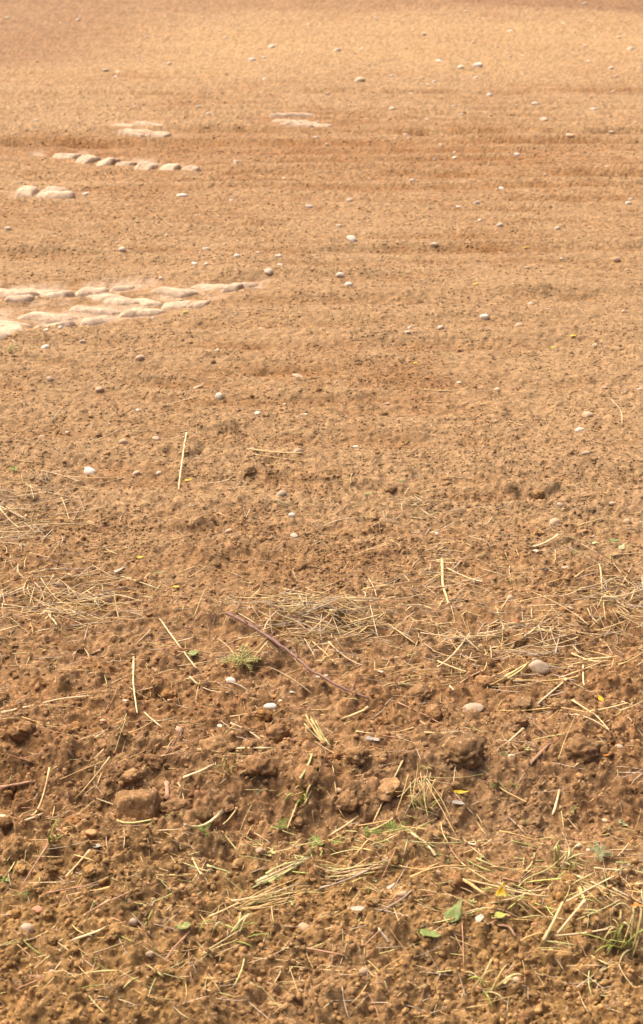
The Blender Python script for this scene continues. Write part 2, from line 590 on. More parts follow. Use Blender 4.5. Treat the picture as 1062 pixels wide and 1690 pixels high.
def stalk_object(name, ctrl, rad, colour, mat=None, sides=7, flat=0.8, tip=0.0, lift=0.0, taper=0.75, bend=2, seed=0, nodes_at=True, smooth=1, mname='straw', parent=None):
    p = lay(ctrl, rad, lift, bend=bend, tip=tip, smooth=smooth)
    r = np.random.default_rng(seed + 1000)
    n = len(p)
    p[:, :2] += r.normal(size=(n, 2)) * rad * 0.10
    rr = rad * np.linspace(1, taper, n) * (1 + r.normal(size=n) * 0.03)
    if nodes_at and n > 7:
        k = int(r.integers(2, n - 2))
        rr[k] *= 1.18
    org = p[n // 2].copy()
    v, f = tube(p - org, rr, sides, flat)
    # frayed, uneven ends
    v[:sides] += r.normal(size=(sides, 3)) * rad * 0.5
    v[-sides:] += r.normal(size=(sides, 3)) * rad * 0.5
    me = raw_mesh(mname, v, f, mat or M_STRAW)
    return link(name, me, org, colour=colour, parent=parent)


# ------------------------------------------------------------------ the field: one sheet, finest near the camera, out to the horizon
def build_field():
    v = np.linspace(1870, -30, 1380)
    b = (v - 845.0) / FPX
    y_near = CAM_H * (math.cos(PITCH) - b * math.sin(PITCH)) / (math.sin(PITCH) + b * math.cos(PITCH))
    y0, y1 = y_near[0], y_near[-1]
    y = np.concatenate([np.linspace(-6, y0 - 0.05, 24), y_near, y1 * np.geomspace(1.02, 60, 60)])
    core = np.linspace(-1, 1, 600)
    k = np.arange(1, 41)
    out = 0.0025 * (1.26 ** k - 1) / 0.26 * 4
    t = np.concatenate([-1 - out[::-1], core, 1 + out])
    T, Y = np.meshgrid(t, y)
    W = 0.34 + 0.29 * np.maximum(Y, 0)
    Xc = np.clip(T, -1, 1) * W
    X = Xc + np.sign(T) * np.maximum(np.abs(T) - 1, 0) * (W * 0.6 + 0.6)
    # break the regular rows so that no line of points shows
    jx = (rng.random(X.shape) - 0.5) * 0.5
    jy = (rng.random(X.shape) - 0.5) * 0.5
    dx = np.gradient(X, axis=1)
    dy = np.gradient(Y, axis=0)
    X = X + jx * dx
    Y = Y + jy * dy
    h, c = soil(X.ravel(), Y.ravel(), True)
    h = h + (rng.random(len(h)) - 0.5) * 0.003 * sstep(5, 11, Y.ravel())
    hg = h.reshape(X.shape).copy()                              # crumbling blunts every step a little
    hg[1:-1] = 0.15 * hg[:-2] + 0.70 * hg[1:-1] + 0.15 * hg[2:]
    h = hg.ravel()
    # beyond the working distance the relief is too fine for the sheet
    edge = 1 - sstep(40, 120, np.hypot(X, Y).ravel())
    verts = np.column_stack([X.ravel(), Y.ravel(), h * edge])
    FIELD['z'] = (h * edge).reshape(X.shape)
    FIELD['y'] = y
    FIELD['t'] = t
    FIELD['c'] = c.reshape(*X.shape, 3)
    ny, nx = X.shape
    i = (np.arange(ny - 1)[:, None] * nx + np.arange(nx - 1)[None, :])
    quads = np.stack([i, i + 1, i + nx + 1, i + nx], -1).reshape(-1, 4)
    me = raw_mesh('field_ground', verts, quads, M_SOIL, True, c)
    o = link('field_ground', me)
    o['kind'] = 'structure'
    o['label'] = 'bare brown harrowed field soil, crumbly and rough near the front'
    return o


build_field()


# ------------------------------------------------------------------ wheel tracks: each raised pad of pressed soil is a part
def pad_mesh(name, L, W, HT, seed, pale, earth, slant=1.0, skirt=0.02):
    """a loaf of pressed soil: rounded rectangle, domed smooth top, steep cracked sides"""
    r = np.random.default_rng(seed)
    nu, nv = 26, 12
    a = np.linspace(-1, 1, nu)
    c = np.linspace(-1, 1, nv)
    A, C = np.meshgrid(a, c, indexing='ij')
    ex = 1 - np.maximum(np.abs(A), np.abs(C)) ** 6
    sup = np.abs(A) ** 14
    lean = r.uniform(0.5, 1.0) * slant
    ramp = np.clip((C + 1) / 0.8, 0, 1) ** 0.7 * np.clip((1 - C) / 0.25, 0, 1) ** 0.5      # long near slope, sharp far lip
    X = A * L / 2 * (1 - 0.07 * C * C)
    Y = C * W / 2 * (1 - 0.06 * A ** 4) + 0.05 * W * np.sin(A * 2 + r.uniform(0, 6))
    q = seed * 2.3
    nz = fbm(X.ravel() * 16 + q, Y.ravel() * 16, 700 + seed, 3).reshape(X.shape)
    crack = np.clip(np.abs(fbm(X.ravel() * 9 + q, Y.ravel() * 9 + 3, 730 + seed, 2)).reshape(X.shape) * 9, 0, 1)
    Z = HT * np.clip(1 - sup, 0, 1) ** 0.4 * ramp * (0.86 + 0.22 * nz) * (0.80 + 0.20 * crack) * (1 + 0.15 * A * r.choice([-1, 1])) - skirt * (1 - ex)
    Z -= 0.004
    nb = fbm(X.ravel() * 30 + q, Y.ravel() * 30 + 5, 760 + seed, 3).reshape(X.shape)
    X = X + nz * 0.008 + nb * 0.005 + 0.45 * W * C * lean * (np.abs(A) > -1)
    Y = Y + np.roll(nz, 3, 0) * 0.006 + np.roll(nb, 2, 1) * 0.004
    v = np.column_stack([X.ravel(), Y.ravel(), Z.ravel()])
    i = np.arange(nu - 1)[:, None] * nv + np.arange(nv - 1)[None, :]
    f = np.stack([i, i + nv, i + nv + 1, i + 1], -1).reshape(-1, 4)
    w = sstep(0.45, 1.05, np.maximum(np.abs(A) ** 5, np.abs(C) ** 2 * 0.9) + 0.4 * nb + 0.25 * nz)[..., None]      # crumbs of soil cover the rim
    col_ = (np.asarray(pale) * (1 - w) + np.asarray(earth) * w).reshape(-1, 3)
    return raw_mesh(name, v, f, M_PAD, True, col_)


def track(label, pads, origin, height, width, slant=1.0, group=None):
    ox, oy = P(*origin)
    root = bpy.data.objects.new('tyre_track', None)
    COL.objects.link(root)
    oz = float(H(ox, oy)[0])
    root.location = (ox, oy, oz)
    tag(root, label, 'tyre track', group)
    for k, (u0, v0, u1, v1, s) in enumerate(pads):
        (ax, ay), (bx, by) = P(u0, v0), P(u1, v1)
        L = math.hypot(bx - ax, by - ay) + width * (0.55 if slant > .5 else 0.25)
        cx, cy = (ax + bx) / 2, (ay + by) / 2
        g = 0.92 + 0.16 * rnd.random()
        me = pad_mesh('pressed_pad', L, width * s * 0.95, height * (0.6 + 0.3 * rnd.random()), int(u0 * 7 + v0 * 13) % 997 + k, (0.42 * g, 0.305 * g, 0.20 * g), soil_colour(cx, cy), slant)
        link('pressed_pad', me, (cx - ox, cy - oy, float(np.median(H(cx + np.linspace(-.05, .05, 7), cy + np.zeros(7)))) - oz - 0.004), (0, 0, math.atan2(by - ay, bx - ax)), parent=root)
    return root


def zz(x0, y0, k, rows):
    return [(x0 + k * a, y0 + k * b_, x0 + k * c, y0 + k * d, s) for a, b_, c, d, s in rows]


track('broad pale tractor tyre track with chevron lug pads at the left edge', zz(0, 440, 0.405, [
    (-60, 240, 80, 250, 1.2), (-10, 296, 85, 268, 1.1), (95, 207, 275, 213, 1.0), (135, 256, 280, 238, 0.8), (310, 170, 460, 182, 0.9), (340, 230, 455, 208, 1.0),
    (385, 125, 520, 146, 1.2), (550, 133, 620, 148, 0.9), (520, 186, 640, 182, 0.8), (645, 100, 770, 109, 0.9), (675, 152, 765, 140, 1.1), (790, 78, 905, 79, 1.1),
    (788, 144, 835, 140, 0.8), (940, 66, 1025, 64, 0.8), (928, 97, 962, 94, 0.8), (-60, 106, 110, 116, 1.2), (70, 88, 240, 99, 0.9), (35, 150, 115, 147, 0.7),
    (185, 131, 270, 123, 0.8), (330, 105, 420, 95, 1.0), (468, 82, 525, 79, 0.8)]), (160, 505), 0.036, 0.088)
track('row of eight pale lug pads pressed beside dark soil in the far left field', zz(60, 170, 0.471, [
    (62, 172, 90, 172, 1.6), (98, 180, 132, 182, 2.2), (158, 192, 198, 194, 2.4), (226, 199, 268, 201, 2.4), (290, 212, 325, 214, 2.2), (362, 218, 408, 220, 2.0), (442, 221, 490, 222, 2.0),
    (515, 230, 565, 231, 1.4)]), (200, 265), 0.062, 0.10, 0.12)
track('two pale pressed lug pads by the yellow leaf at the left edge', [(33, 321, 58, 321, 2.0), (74, 321, 103, 322, 2.2), (66, 330, 120, 331, 1.0)], (70, 322), 0.060, 0.11, 0.1)
track('pale slanting tread print, left one of the two farthest tracks', zz(60, 170, 0.471, [
    (275, 70, 345, 80, 0.9), (345, 72, 440, 84, 0.9), (305, 86, 400, 96, 0.9), (395, 92, 460, 100, 0.8), (295, 100, 372, 108, 0.8), (388, 105, 452, 111, 0.8)]), (232, 212), 0.050, 0.085, 0.6)
track('pale slanting tread print, right one of the two farthest tracks', zz(60, 170, 0.471, [
    (820, 45, 975, 51, 0.8), (832, 58, 950, 66, 0.8), (862, 70, 985, 75, 0.8), (882, 82, 960, 88, 0.8), (960, 78, 1028, 86, 0.8)]), (490, 204), 0.050, 0.085, 0.6)
anchor(200, 500, 'the broad tyre track')
anchor(195, 262, 'the eight lug pads')
anchor(235, 212, 'the left far tread print')
anchor(490, 202, 'the right far tread print')

# ------------------------------------------------------------------ stones
STONES = [lump_mesh('stone', 20 + k, 3, M_STONE, 9, 0.75, 0.07, 0.02, cut=(0.66, 1.0)) for k in range(9)]
FLATS = [lump_mesh('stone', 60 + k, 3, M_STONE, 9, 0.9, 0.04, 0.02, cut=(0.6, 0.95)) for k in range(4)]
TONES = {'white': (0.64, 0.54, 0.42), 'cream': (0.53, 0.42, 0.30), 'beige': (0.50, 0.35, 0.21), 'pink': (0.46, 0.305, 0.185), 'grey': (0.36, 0.265, 0.17), 'tan': (0.40, 0.26, 0.145),
         'brown': (0.25, 0.135, 0.06), 'orange': (0.42, 0.23, 0.085), 'red': (0.40, 0.18, 0.10)}


def stone(u, v, w, tone, aspect=0.75, flat=0.6, label=None, yaw=None, kind=0, name='stone', ph=None, sink=0.42, group=None, cat='stone'):
    x, y = P(u, v)
    s = w * mpp(u, v) / 2 * (1 if label else rnd.choice([.7, .9, 1, 1.1, 1.3]))
    k = int(u * 3 + v * 5)
    me = (STONES if kind == 0 else FLATS)[k % (9 if kind == 0 else 4)]
    g = 0.93 + 0.14 * rnd.random()
    c = tuple(t * g for t in TONES[tone])
    z = float(np.median(H(x + np.array([0, s, -s, 0, 0]) * 0.6, y + np.array([0, 0, 0, s, -s]) * 0.6)))
    o = link(name, me, (x, y, z + s * flat * (1 - 2 * sink)), ((rnd.random() - .5) * .5, (rnd.random() - .5) * .5, yaw if yaw is not None else (k % 7 - 3) * 0.22), (s, s * aspect, s * flat), colour=c)
    if label:
        tag(o, label, cat, group)
    else:
        PENDING.append((o, u, v, {'white': 'small white pebble', 'cream': 'small cream pebble', 'beige': 'small beige pebble', 'pink': 'small pinkish pebble', 'grey': 'small grey pebble', 'tan': 'small tan pebble', 'brown': 'small brown stone', 'orange': 'small ochre stone', 'red': 'small reddish stone'}[tone], cat, group or 'pebbles strewn over the field'))
    if ph:
        anchor(u, v, ph)
    return o


PENDING = []      # things still to be described by what they lie beside
G_ST = 'stones lying on the field'
for a in [
    (594, 137, 20, 'beige', .8, .6, 'oval beige stone, largest on the far sandy rise', 'the large oval far stone'),
    (788, 112, 18, 'white', .9, .7, 'bright white round stone on the far sandy rise', 'the bright far white stone'),
    (761, 116, 11, 'white', .8, .7, 'small white stone just left of the brightest far stone', None),
    (883, 171, 14, 'white', .8, .6, 'white stone in the upper right field behind the long dark furrow', 'the white upper right stone'),
    (898, 195, 15, 'cream', .7, .5, 'flat cream stone on the far side of the dark furrow, right', None),
    (417, 103, 14, 'cream', .8, .7, 'cream stone near the top, left of the middle, behind the dark clod', 'the cream top stone'),
    (449, 79, 12, 'white', .8, .7, 'topmost white stone left of the middle of the field', None),
    (829, 312, 14, 'white', .7, .5, 'flat white stone at mid distance on the right side of the field', 'the flat white right stone'),
    (788, 336, 11, 'white', .8, .8, 'round white pebble below the flat white stone at right', None),
    (1038, 336, 12, 'white', .8, .7, 'round white pebble by the right edge at mid distance', 'the right edge pebble'),
    (302, 325, 24, 'white', .5, .35, 'pale flat flake of stone right of the lug pads', None),
    (581, 399, 21, 'white', .75, .65, 'largest oval white stone beyond the tracks in the middle of the field', 'the big oval white stone'),
    (825, 378, 13, 'cream', .8, .8, 'cream stone with a dark clod under it, right of the middle', 'the cream right stone'),
    (717, 409, 14, 'cream', .8, .6, 'flat cream stone right of the largest oval white stone', None),
    (800, 528, 19, 'white', .6, .65, 'smooth egg shaped white stone in the right mid field', 'the egg shaped white stone'),
    (871, 447, 13, 'grey', .8, .7, 'grey brown pebble above and right of the egg shaped stone', None),
    (202, 419, 14, 'white', .8, .7, 'white pebble above the broad tyre track on the left', 'the pebble above the track'),
    (444, 456, 18, 'cream', .8, .7, 'cream stone at the right tip of the broad tyre track', 'the stone at the track tip'),
    (392, 430, 13, 'white', .7, .6, 'white pebble above the right end of the broad tyre track', None),
    (362, 651, 15, 'white', .9, .9, 'upright white stone in the open soil below the tyre track', 'the upright white stone'),
    (492, 618, 22, 'beige', .5, .45, 'flat oblong beige stone left of the middle of the field', 'the flat oblong stone'),
    (165, 644, 16, 'pink', .8, .6, 'pinkish stone left of the upright white stone', 'the pinkish left stone'),
    (327, 635, 24, 'beige', .35, .3, 'long thin beige stone flake beside the upright white stone', None),
    (84, 633, 15, 'grey', .8, .7, 'pale grey stone near the left edge below the tyre track', None),
    (228, 680, 12, 'white', .8, .7, 'small round white pebble on bare soil, left, below the pinkish stone', None),
    (148, 775, 24, 'white', .75, .75, 'biggest smooth white stone, half buried on the left above the straw', 'the big smooth white stone'),
    (205, 735, 18, 'pink', .8, .7, 'pinkish blocky stone up and right of the biggest white stone', 'the pinkish blocky stone'),
    (260, 739, 17, 'pink', .8, .6, 'flat pinkish stone left of the tall bent straw', None),
    (465, 821, 19, 'grey', .85, .75, 'rounded grey stone in the middle of the field', 'the rounded grey stone'),
    (483, 849, 13, 'white', .8, .7, 'small pale pebble just below the rounded grey stone', None),
    (486, 890, 13, 'cream', .8, .7, 'cream pebble beside a brown clod below the grey stone', None),
    (968, 744, 15, 'grey', .8, .7, 'smooth grey stone at the right above the straw', 'the smooth grey right stone'),
    (916, 853, 20, 'pink', .8, .6, 'warm beige rounded stone among crumbs at the right', 'the warm beige stone'),
    (926, 828, 14, 'grey', .8, .7, 'small grey brown stone just above the warm beige stone', None),
    (963, 923, 11, 'white', .9, .9, 'bright white pebble at the right below the green leaves', 'the bright white pebble'),
    (933, 952, 18, 'grey', .8, .65, 'grey tan stone left of the hay at the right edge', 'the grey tan stone'),
    (842, 994, 12, 'grey', 1, .9, 'round bluish grey pebble right of the thick upright straw', 'the round grey pebble'),
    (763, 971, 16, 'beige', .5, .4, 'flat beige stone chip right of the thick upright straw', None),
    (888, 1117, 38, 'grey', .8, .65, 'largest wedge shaped grey stone with straws leaning on it', 'the wedge shaped grey stone'),
    (882, 1103, 11, 'tan', .9, .9, 'small round tan pebble perched behind the wedge shaped stone', None),
    (779, 1184, 40, 'grey', .7, .3, 'broad flat grey stone half sunk in the soil', 'the broad flat grey stone'),
    (382, 1143, 22, 'white', .8, .8, 'pale rounded stone under the yellow green weed', 'the stone under the weed'),
    (448, 1185, 26, 'white', .6, .55, 'lumpy chalk white stone below the purple twig', 'the chalk white stone'),
    (464, 1170, 8, 'white', .9, .8, 'tiny chalk white pebble above the lumpy chalk white stone', None),
    (296, 1227, 19, 'pink', .8, .6, 'pale pinkish angular stone in the lower left', 'the pale angular stone'),
    (365, 1216, 15, 'white', .6, .4, 'thin white stone chip right of the pale angular stone', None),
    (172, 1207, 13, 'pink', .8, .6, 'small pink stone left of the pale angular stone', None),
    (288, 1176, 22, 'grey', .7, .5, 'dull grey stone above the pale angular stone', None),
    (841, 1288, 15, 'cream', .8, .6, 'cream stone in the turned ridge at the right', 'the cream ridge stone'),
    (154, 1420, 21, 'orange', .8, .6, 'ochre flat stone in the lower left soil', 'the ochre stone'),
    (64, 1526, 20, 'red', .8, .7, 'reddish angular stone near the bottom left', 'the reddish stone'),
    (46, 1564, 27, 'grey', .9, .8, 'round brown grey stone in the bottom left corner', 'the bottom left round stone'),
    (224, 1566, 17, 'grey', .9, .8, 'pale grey brown stone at the bottom, left of the green leaf', 'the pale bottom stone'),
    (502, 1558, 23, 'tan', .8, .7, 'tan rounded stone at the bottom middle', 'the tan bottom stone'),
    (955, 1400, 10, 'white', .9, .8, 'round white pebble on the dark smooth soil at right', 'the lone white pebble'),
    (971, 1409, 8, 'cream', .9, .8, 'smaller cream pebble beside the round white one at right', None),
    (662, 1530, 22, 'tan', .8, .7, 'tan stone half buried right of the pale chip', None),
]:
    stone(a[0], a[1], a[2], a[3], a[4], a[5], a[6], kind=1 if 'flat' in a[6] or 'wedge' in a[6] or 'angular' in a[6] or 'chip' in a[6] else 0, ph=a[7], group=G_ST)

for u, v, w, t in [
    (647, 129, 9, 'white'), (717, 135, 9, 'white'), (698, 131, 8, 'cream'), (725, 104, 9, 'white'), (842, 50, 9, 'cream'), (842, 97, 9, 'cream'), (808, 160, 9, 'white'), (971, 104, 9, 'white'), (1008, 117, 10, 'cream'),
    (751, 260, 9, 'white'), (717, 261, 9, 'white'), (578, 331, 11, 'cream'), (853, 259, 9, 'white'), (980, 181, 9, 'cream'), (940, 236, 12, 'beige'), (648, 181, 10, 'cream'), (557, 84, 10, 'cream'), (785, 130, 7, 'white'),
    (1041, 85, 12, 'cream'), (965, 8, 7, 'cream'), (1056, 116, 9, 'cream'), (243, 61, 9, 'cream'), (280, 107, 10, 'cream'), (175, 120, 9, 'cream'), (192, 131, 8, 'white'), (327, 178, 9, 'cream'), (345, 192, 13, 'cream'), (222, 173, 9, 'cream'),
    (382, 331, 10, 'white'), (510, 340, 11, 'cream'), (437, 136, 7, 'white'), (141, 322, 13, 'white'), (177, 469, 10, 'pink'), (341, 415, 12, 'cream'), (330, 420, 9, 'cream'), (322, 441, 14, 'white'), (459, 430, 13, 'white'), (266, 461, 8, 'white'),
    (426, 421, 10, 'pink'), (432, 539, 13, 'beige'), (137, 564, 9, 'cream'), (502, 677, 12, 'cream'), (360, 588, 12, 'cream'), (232, 597, 17, 'pink'), (276, 388, 9, 'cream'), (14, 384, 10, 'cream'), (687, 384, 9, 'cream'), (562, 459, 11, 'white'), (576, 478, 11, 'white'),
    (728, 551, 13, 'cream'), (672, 556, 10, 'cream'), (858, 541, 16, 'pink'), (983, 575, 12, 'beige'), (821, 638, 12, 'cream'), (1055, 643, 12, 'white'), (971, 676, 14, 'beige'), (758, 626, 9, 'cream'), (1017, 433, 12, 'tan'), (76, 580, 11, 'white'),
    (225, 783, 16, 'pink'), (492, 753, 14, 'pink'), (263, 781, 11, 'cream'), (327, 762, 12, 'tan'), (426, 689, 9, 'white'), (111, 706, 8, 'white'), (378, 873, 16, 'pink'), (1011, 828, 18, 'pink'), (980, 876, 9, 'cream'), (721, 871, 10, 'white'), (826, 865, 11, 'beige'),
    (1036, 853, 14, 'tan'), (588, 731, 8, 'white'), (958, 700, 16, 'cream'), (939, 1019, 10, 'cream'), (555, 630, 9, 'cream'), (640, 660, 10, 'pink'), (905, 520, 9, 'cream'), (1030, 520, 10, 'beige'), (70, 720, 13, 'pink'), (180, 700, 9, 'tan'),
    (610, 290, 8, 'cream'), (680, 300, 8, 'cream'), (470, 290, 8, 'cream'), (900, 290, 8, 'cream'), (1000, 280, 9, 'cream'), (560, 370, 8, 'cream'), (920, 380, 9, 'cream'), (620, 30, 7, 'cream'), (700, 60, 8, 'cream'), (770, 20, 6, 'cream'), (930, 40, 7, 'cream'),
    (365, 30, 6, 'cream'), (510, 40, 7, 'cream'), (60, 100, 7, 'tan'), (130, 35, 7, 'cream'), (820, 80, 7, 'cream'), (985, 60, 7, 'cream'), (600, 110, 8, 'cream'), (540, 160, 9, 'cream'), (760, 190, 9, 'cream'), (670, 220, 9, 'cream'), (150, 205, 8, 'cream'), (60, 200, 8, 'cream'),
    (390, 265, 8, 'cream'), (540, 240, 8, 'beige'), (1010, 215, 10, 'cream'), (595, 1140, 14, 'pink'), (520, 1085, 12, 'grey'), (655, 1095, 14, 'grey'), (690, 1060, 12, 'beige'), (1020, 1260, 14, 'grey'), (120, 1120, 12, 'orange'), (60, 1240, 13, 'tan'), (430, 1430, 12, 'tan'),
    (720, 1480, 13, 'tan'), (880, 1560, 13, 'red'), (300, 1500, 14, 'orange'), (1000, 1345, 10, 'beige'), (560, 1330, 11, 'tan'), (110, 1390, 11, 'orange'), (250, 1620, 16, 'grey'), (600, 1640, 18, 'tan'), (850, 1650, 15, 'beige'), (90, 1660, 14, 'pink'),
]:
    stone(u, v, w, t, 0.65 + 0.3 * rnd.random(), 0.5 + 0.3 * rnd.random())
# a few more of the palest far pebbles, too small to place singly by eye
for _ in range(95):
    u, v = (rnd.uniform(-40, 1100), 30 + 640 * rnd.random() ** 1.6) if rnd.random() < .6 else (rnd.uniform(520, 1080), rnd.uniform(30, 350))
    stone(u, v, rnd.uniform(4.5, 8.5), rnd.choice(['white', 'cream', 'cream', 'beige', 'pink']), 0.8, 0.65)

# ------------------------------------------------------------------ clods of earth
CLODS = [lump_mesh('clod', 100 + k, 4, M_CLOD, 8, 0.8, 0.13, 0.12, cut=(0.6, 1.0)) for k in range(12)]
CRUMBS = [lump_mesh('clod', 130 + k, 3, M_CLOD, 8, 0.8, 0.16, 0.17, cut=(0.6, 1.0)) for k in range(12)]
EARTH = {'dark': np.array((0.84, 0.82, 0.80)), 'brown': np.array((1.02, 1.0, 0.98)), 'tan': np.array((1.15, 1.16, 1.15)), 'ochre': np.array((1.22, 1.15, 1.0)), 'grey': np.array((1.15, 1.24, 1.36))}     # against the soil round about


def clod(u, v, w, tone, aspect=0.8, flat=0.7, label=None, ph=None, sink=0.38, me=None, yaw=None):
    x, y = P(u, v)
    s = w * mpp(u, v) / 2
    if me is None:
        me = (CLODS if w > 15 else CRUMBS)[int(u * 7 + v * 3) % 12]
    g = 0.88 + 0.24 * rnd.random()
    z = float(np.median(H(x + np.array([0, s, -s, 0, 0]) * 0.6, y + np.array([0, 0, 0, s, -s]) * 0.6)))
    o = link('soil_clod', me, (x, y, z + s * flat * (1 - 2 * sink)), (rnd.uniform(-.4, .4), rnd.uniform(-.4, .4), rnd.uniform(0, 6.28)) if yaw is None else (0, 0, yaw), (s, s * aspect, s * flat), colour=tuple(t * g for t in soil_colour(x, y) * EARTH[tone]))
    if label:
        tag(o, label, 'clod', 'clods of earth on the field')
    else:
        big = 'fist sized' if w > 26 else 'walnut sized' if w > 17 else 'small'
        PENDING.append((o, u, v, {'dark': 'dark', 'brown': 'brown', 'tan': 'tan', 'ochre': 'ochre', 'grey': 'greyish'}[tone] + ' ' + ('lumpy' if w > 20 else 'crumbly') + ' soil clod', 'clod', 'clods of earth on the field'))
    if ph:
        anchor(u, v, ph)
    return o


# the broken block with a smooth cut face, and its neighbours
block_r = np.random.default_rng(5)
bv, bf = ICO[4]
planes = [((-0.12, -1.0, 0.42), 0.60), ((0.95, -0.25, 0.2), 0.86), ((-0.97, -0.1, 0.2), 0.92), ((0.05, 0.1, 1.0), 0.80), ((0.7, -0.55, 0.6), 0.86), ((-0.6, -0.4, 0.75), 0.92), ((0, 1, 0.3), 0.8)]
rad = np.full(len(bv), 1.25)
for nrm, d in planes:
    nrm = np.array(nrm) / np.linalg.norm(nrm)
    k = bv @ nrm
    rad = np.where(k > 0.02, np.minimum(rad, d / np.maximum(k, 0.02)), rad)
q = bv * 2.1
rad = rad * (1 + 0.05 * noise3(q, 77) + 0.045 * noise3(q * 3.3, 78) + 0.05 * noise3(q * 7.7, 79) + 0.035 * noise3(q * 15, 80))
crackx = bv[:, 0] * rad + 0.12 + 0.08 * np.sin(bv[:, 2] * 9)
rad = rad * (1 - 0.10 * np.exp(-(crackx / 0.035) ** 2) * (bv[:, 1] < 0) * (bv[:, 2] > 0))
BLOCK = raw_mesh('clod', bv * rad[:, None], bf, M_CLOD)
clod(228, 1352, 74, 'tan', 0.8, 0.72, 'big broken soil block with a smooth cracked front face', 'the big broken soil block', 0.22, BLOCK, 0.1)
for a in [
    (222, 1313, 34, 'tan', 'lumpy tan clod sitting on top of the big broken block', None),
    (120, 1372, 26, 'ochre', 'rounded ochre clod left of the big broken block', 'the rounded ochre clod'),
    (290, 1352, 46, 'brown', 'broad brown clod right of the big broken block', None),
    (500, 939, 26, 'tan', 'angular tan clod right of the middle straw, near the centre', 'the angular centre clod'),
    (643, 797, 28, 'brown', 'big reddish brown clod in the middle of the field', 'the big middle clod'),
    (686, 801, 16, 'brown', 'small clod right of the big middle clod', None),
    (890, 811, 26, 'ochre', 'large ochre clod at the right of the field', 'the large ochre clod'),
    (373, 125, 9, 'dark', 'dark brown clod standing out on the far sandy rise', 'the dark far clod'),
    (761, 575, 16, 'brown', 'brown clod below and left of the egg shaped stone', None),
    (352, 600, 13, 'dark', 'dark clod above the upright white stone', None),
    (412, 783, 26, 'tan', 'tan clod below the bundle of straw in the middle', None),
    (447, 786, 18, 'grey', 'greyish clod right of the tan clod under the straw bundle', None),
    (495, 873, 20, 'brown', 'brown clod between two pebbles below the grey stone', None),
    (816, 742, 15, 'dark', 'dark flat clod on the bare right side', 'the dark right clod'),
    (941, 1490, 30, 'ochre', 'rounded ochre clod among the green stems at lower right', 'the lower right ochre clod'),
    (640, 1330, 44, 'tan', 'large tan clod on the turned ridge left of the hay tuft', 'the large ridge clod'),
    (360, 1262, 60, 'tan', 'wide low tan clod behind the thick straw on the ridge', 'the wide low clod'),
    (455, 1240, 40, 'brown', 'brown clod on the ridge left of the fan of straw', None),
    (590, 1290, 46, 'tan', 'ragged tan clod in the middle of the turned ridge', 'the ragged ridge clod'),
    (765, 1290, 60, 'brown', 'long brown clod on the right part of the ridge', 'the long ridge clod'),
    (960, 1276, 60, 'brown', 'long dark clod slab at the right end of the ridge', 'the clod slab'),
    (800, 1140, 44, 'tan', 'tan crumbly clod left of the wedge shaped stone', 'the tan crumbly clod'),
    (860, 1180, 34, 'grey', 'greyish clod below the wedge shaped stone', None),
    (690, 1165, 40, 'grey', 'greyish clod left of the broad flat stone', None),
    (715, 1198, 34, 'brown', 'brown clod below left of the broad flat stone', None),
    (505, 1325, 44, 'tan', 'tan clod at the foot of the ridge in the middle', None),
    (570, 1345, 36, 'brown', 'brown clod left of the long slanting straw', None),
    (430, 1310, 52, 'brown', 'smooth brown clod right of the big block', None),
    (40, 1255, 44, 'brown', 'brown clod at the left edge of the ridge', 'the left ridge clod'),
]:
    clod(a[0], a[1], a[2] * (1.15 if a[1] > 1100 else 0.85), a[3], rnd.uniform(.65, .95), rnd.uniform(.5, .75), a[4], a[5], 0.32)
# the other clods that can be told apart
for _ in range(225):
    v = 640 + 1010 * rnd.random() ** 0.8
    u = rnd.uniform(-30, 1090)
    if abs(u - 228) < 50 and abs(v - 1352) < 45 or (u > 760 and 1330 < v < 1460):
        continue
    near = v > 1060
    w = rnd.choice([12, 14, 16, 18, 22, 28]) if near else rnd.choice([9, 10, 12, 14, 17])
    if 1230 < v < 1380 and rnd.random() < .5:
        w *= 1.4
    t = rnd.choice(['dark', 'brown', 'brown', 'tan', 'ochre']) if near else rnd.choice(['brown', 'tan', 'tan', 'ochre', 'grey'])
    clod(u, v, w, t, rnd.uniform(.6, .95), rnd.uniform(.5, .8))
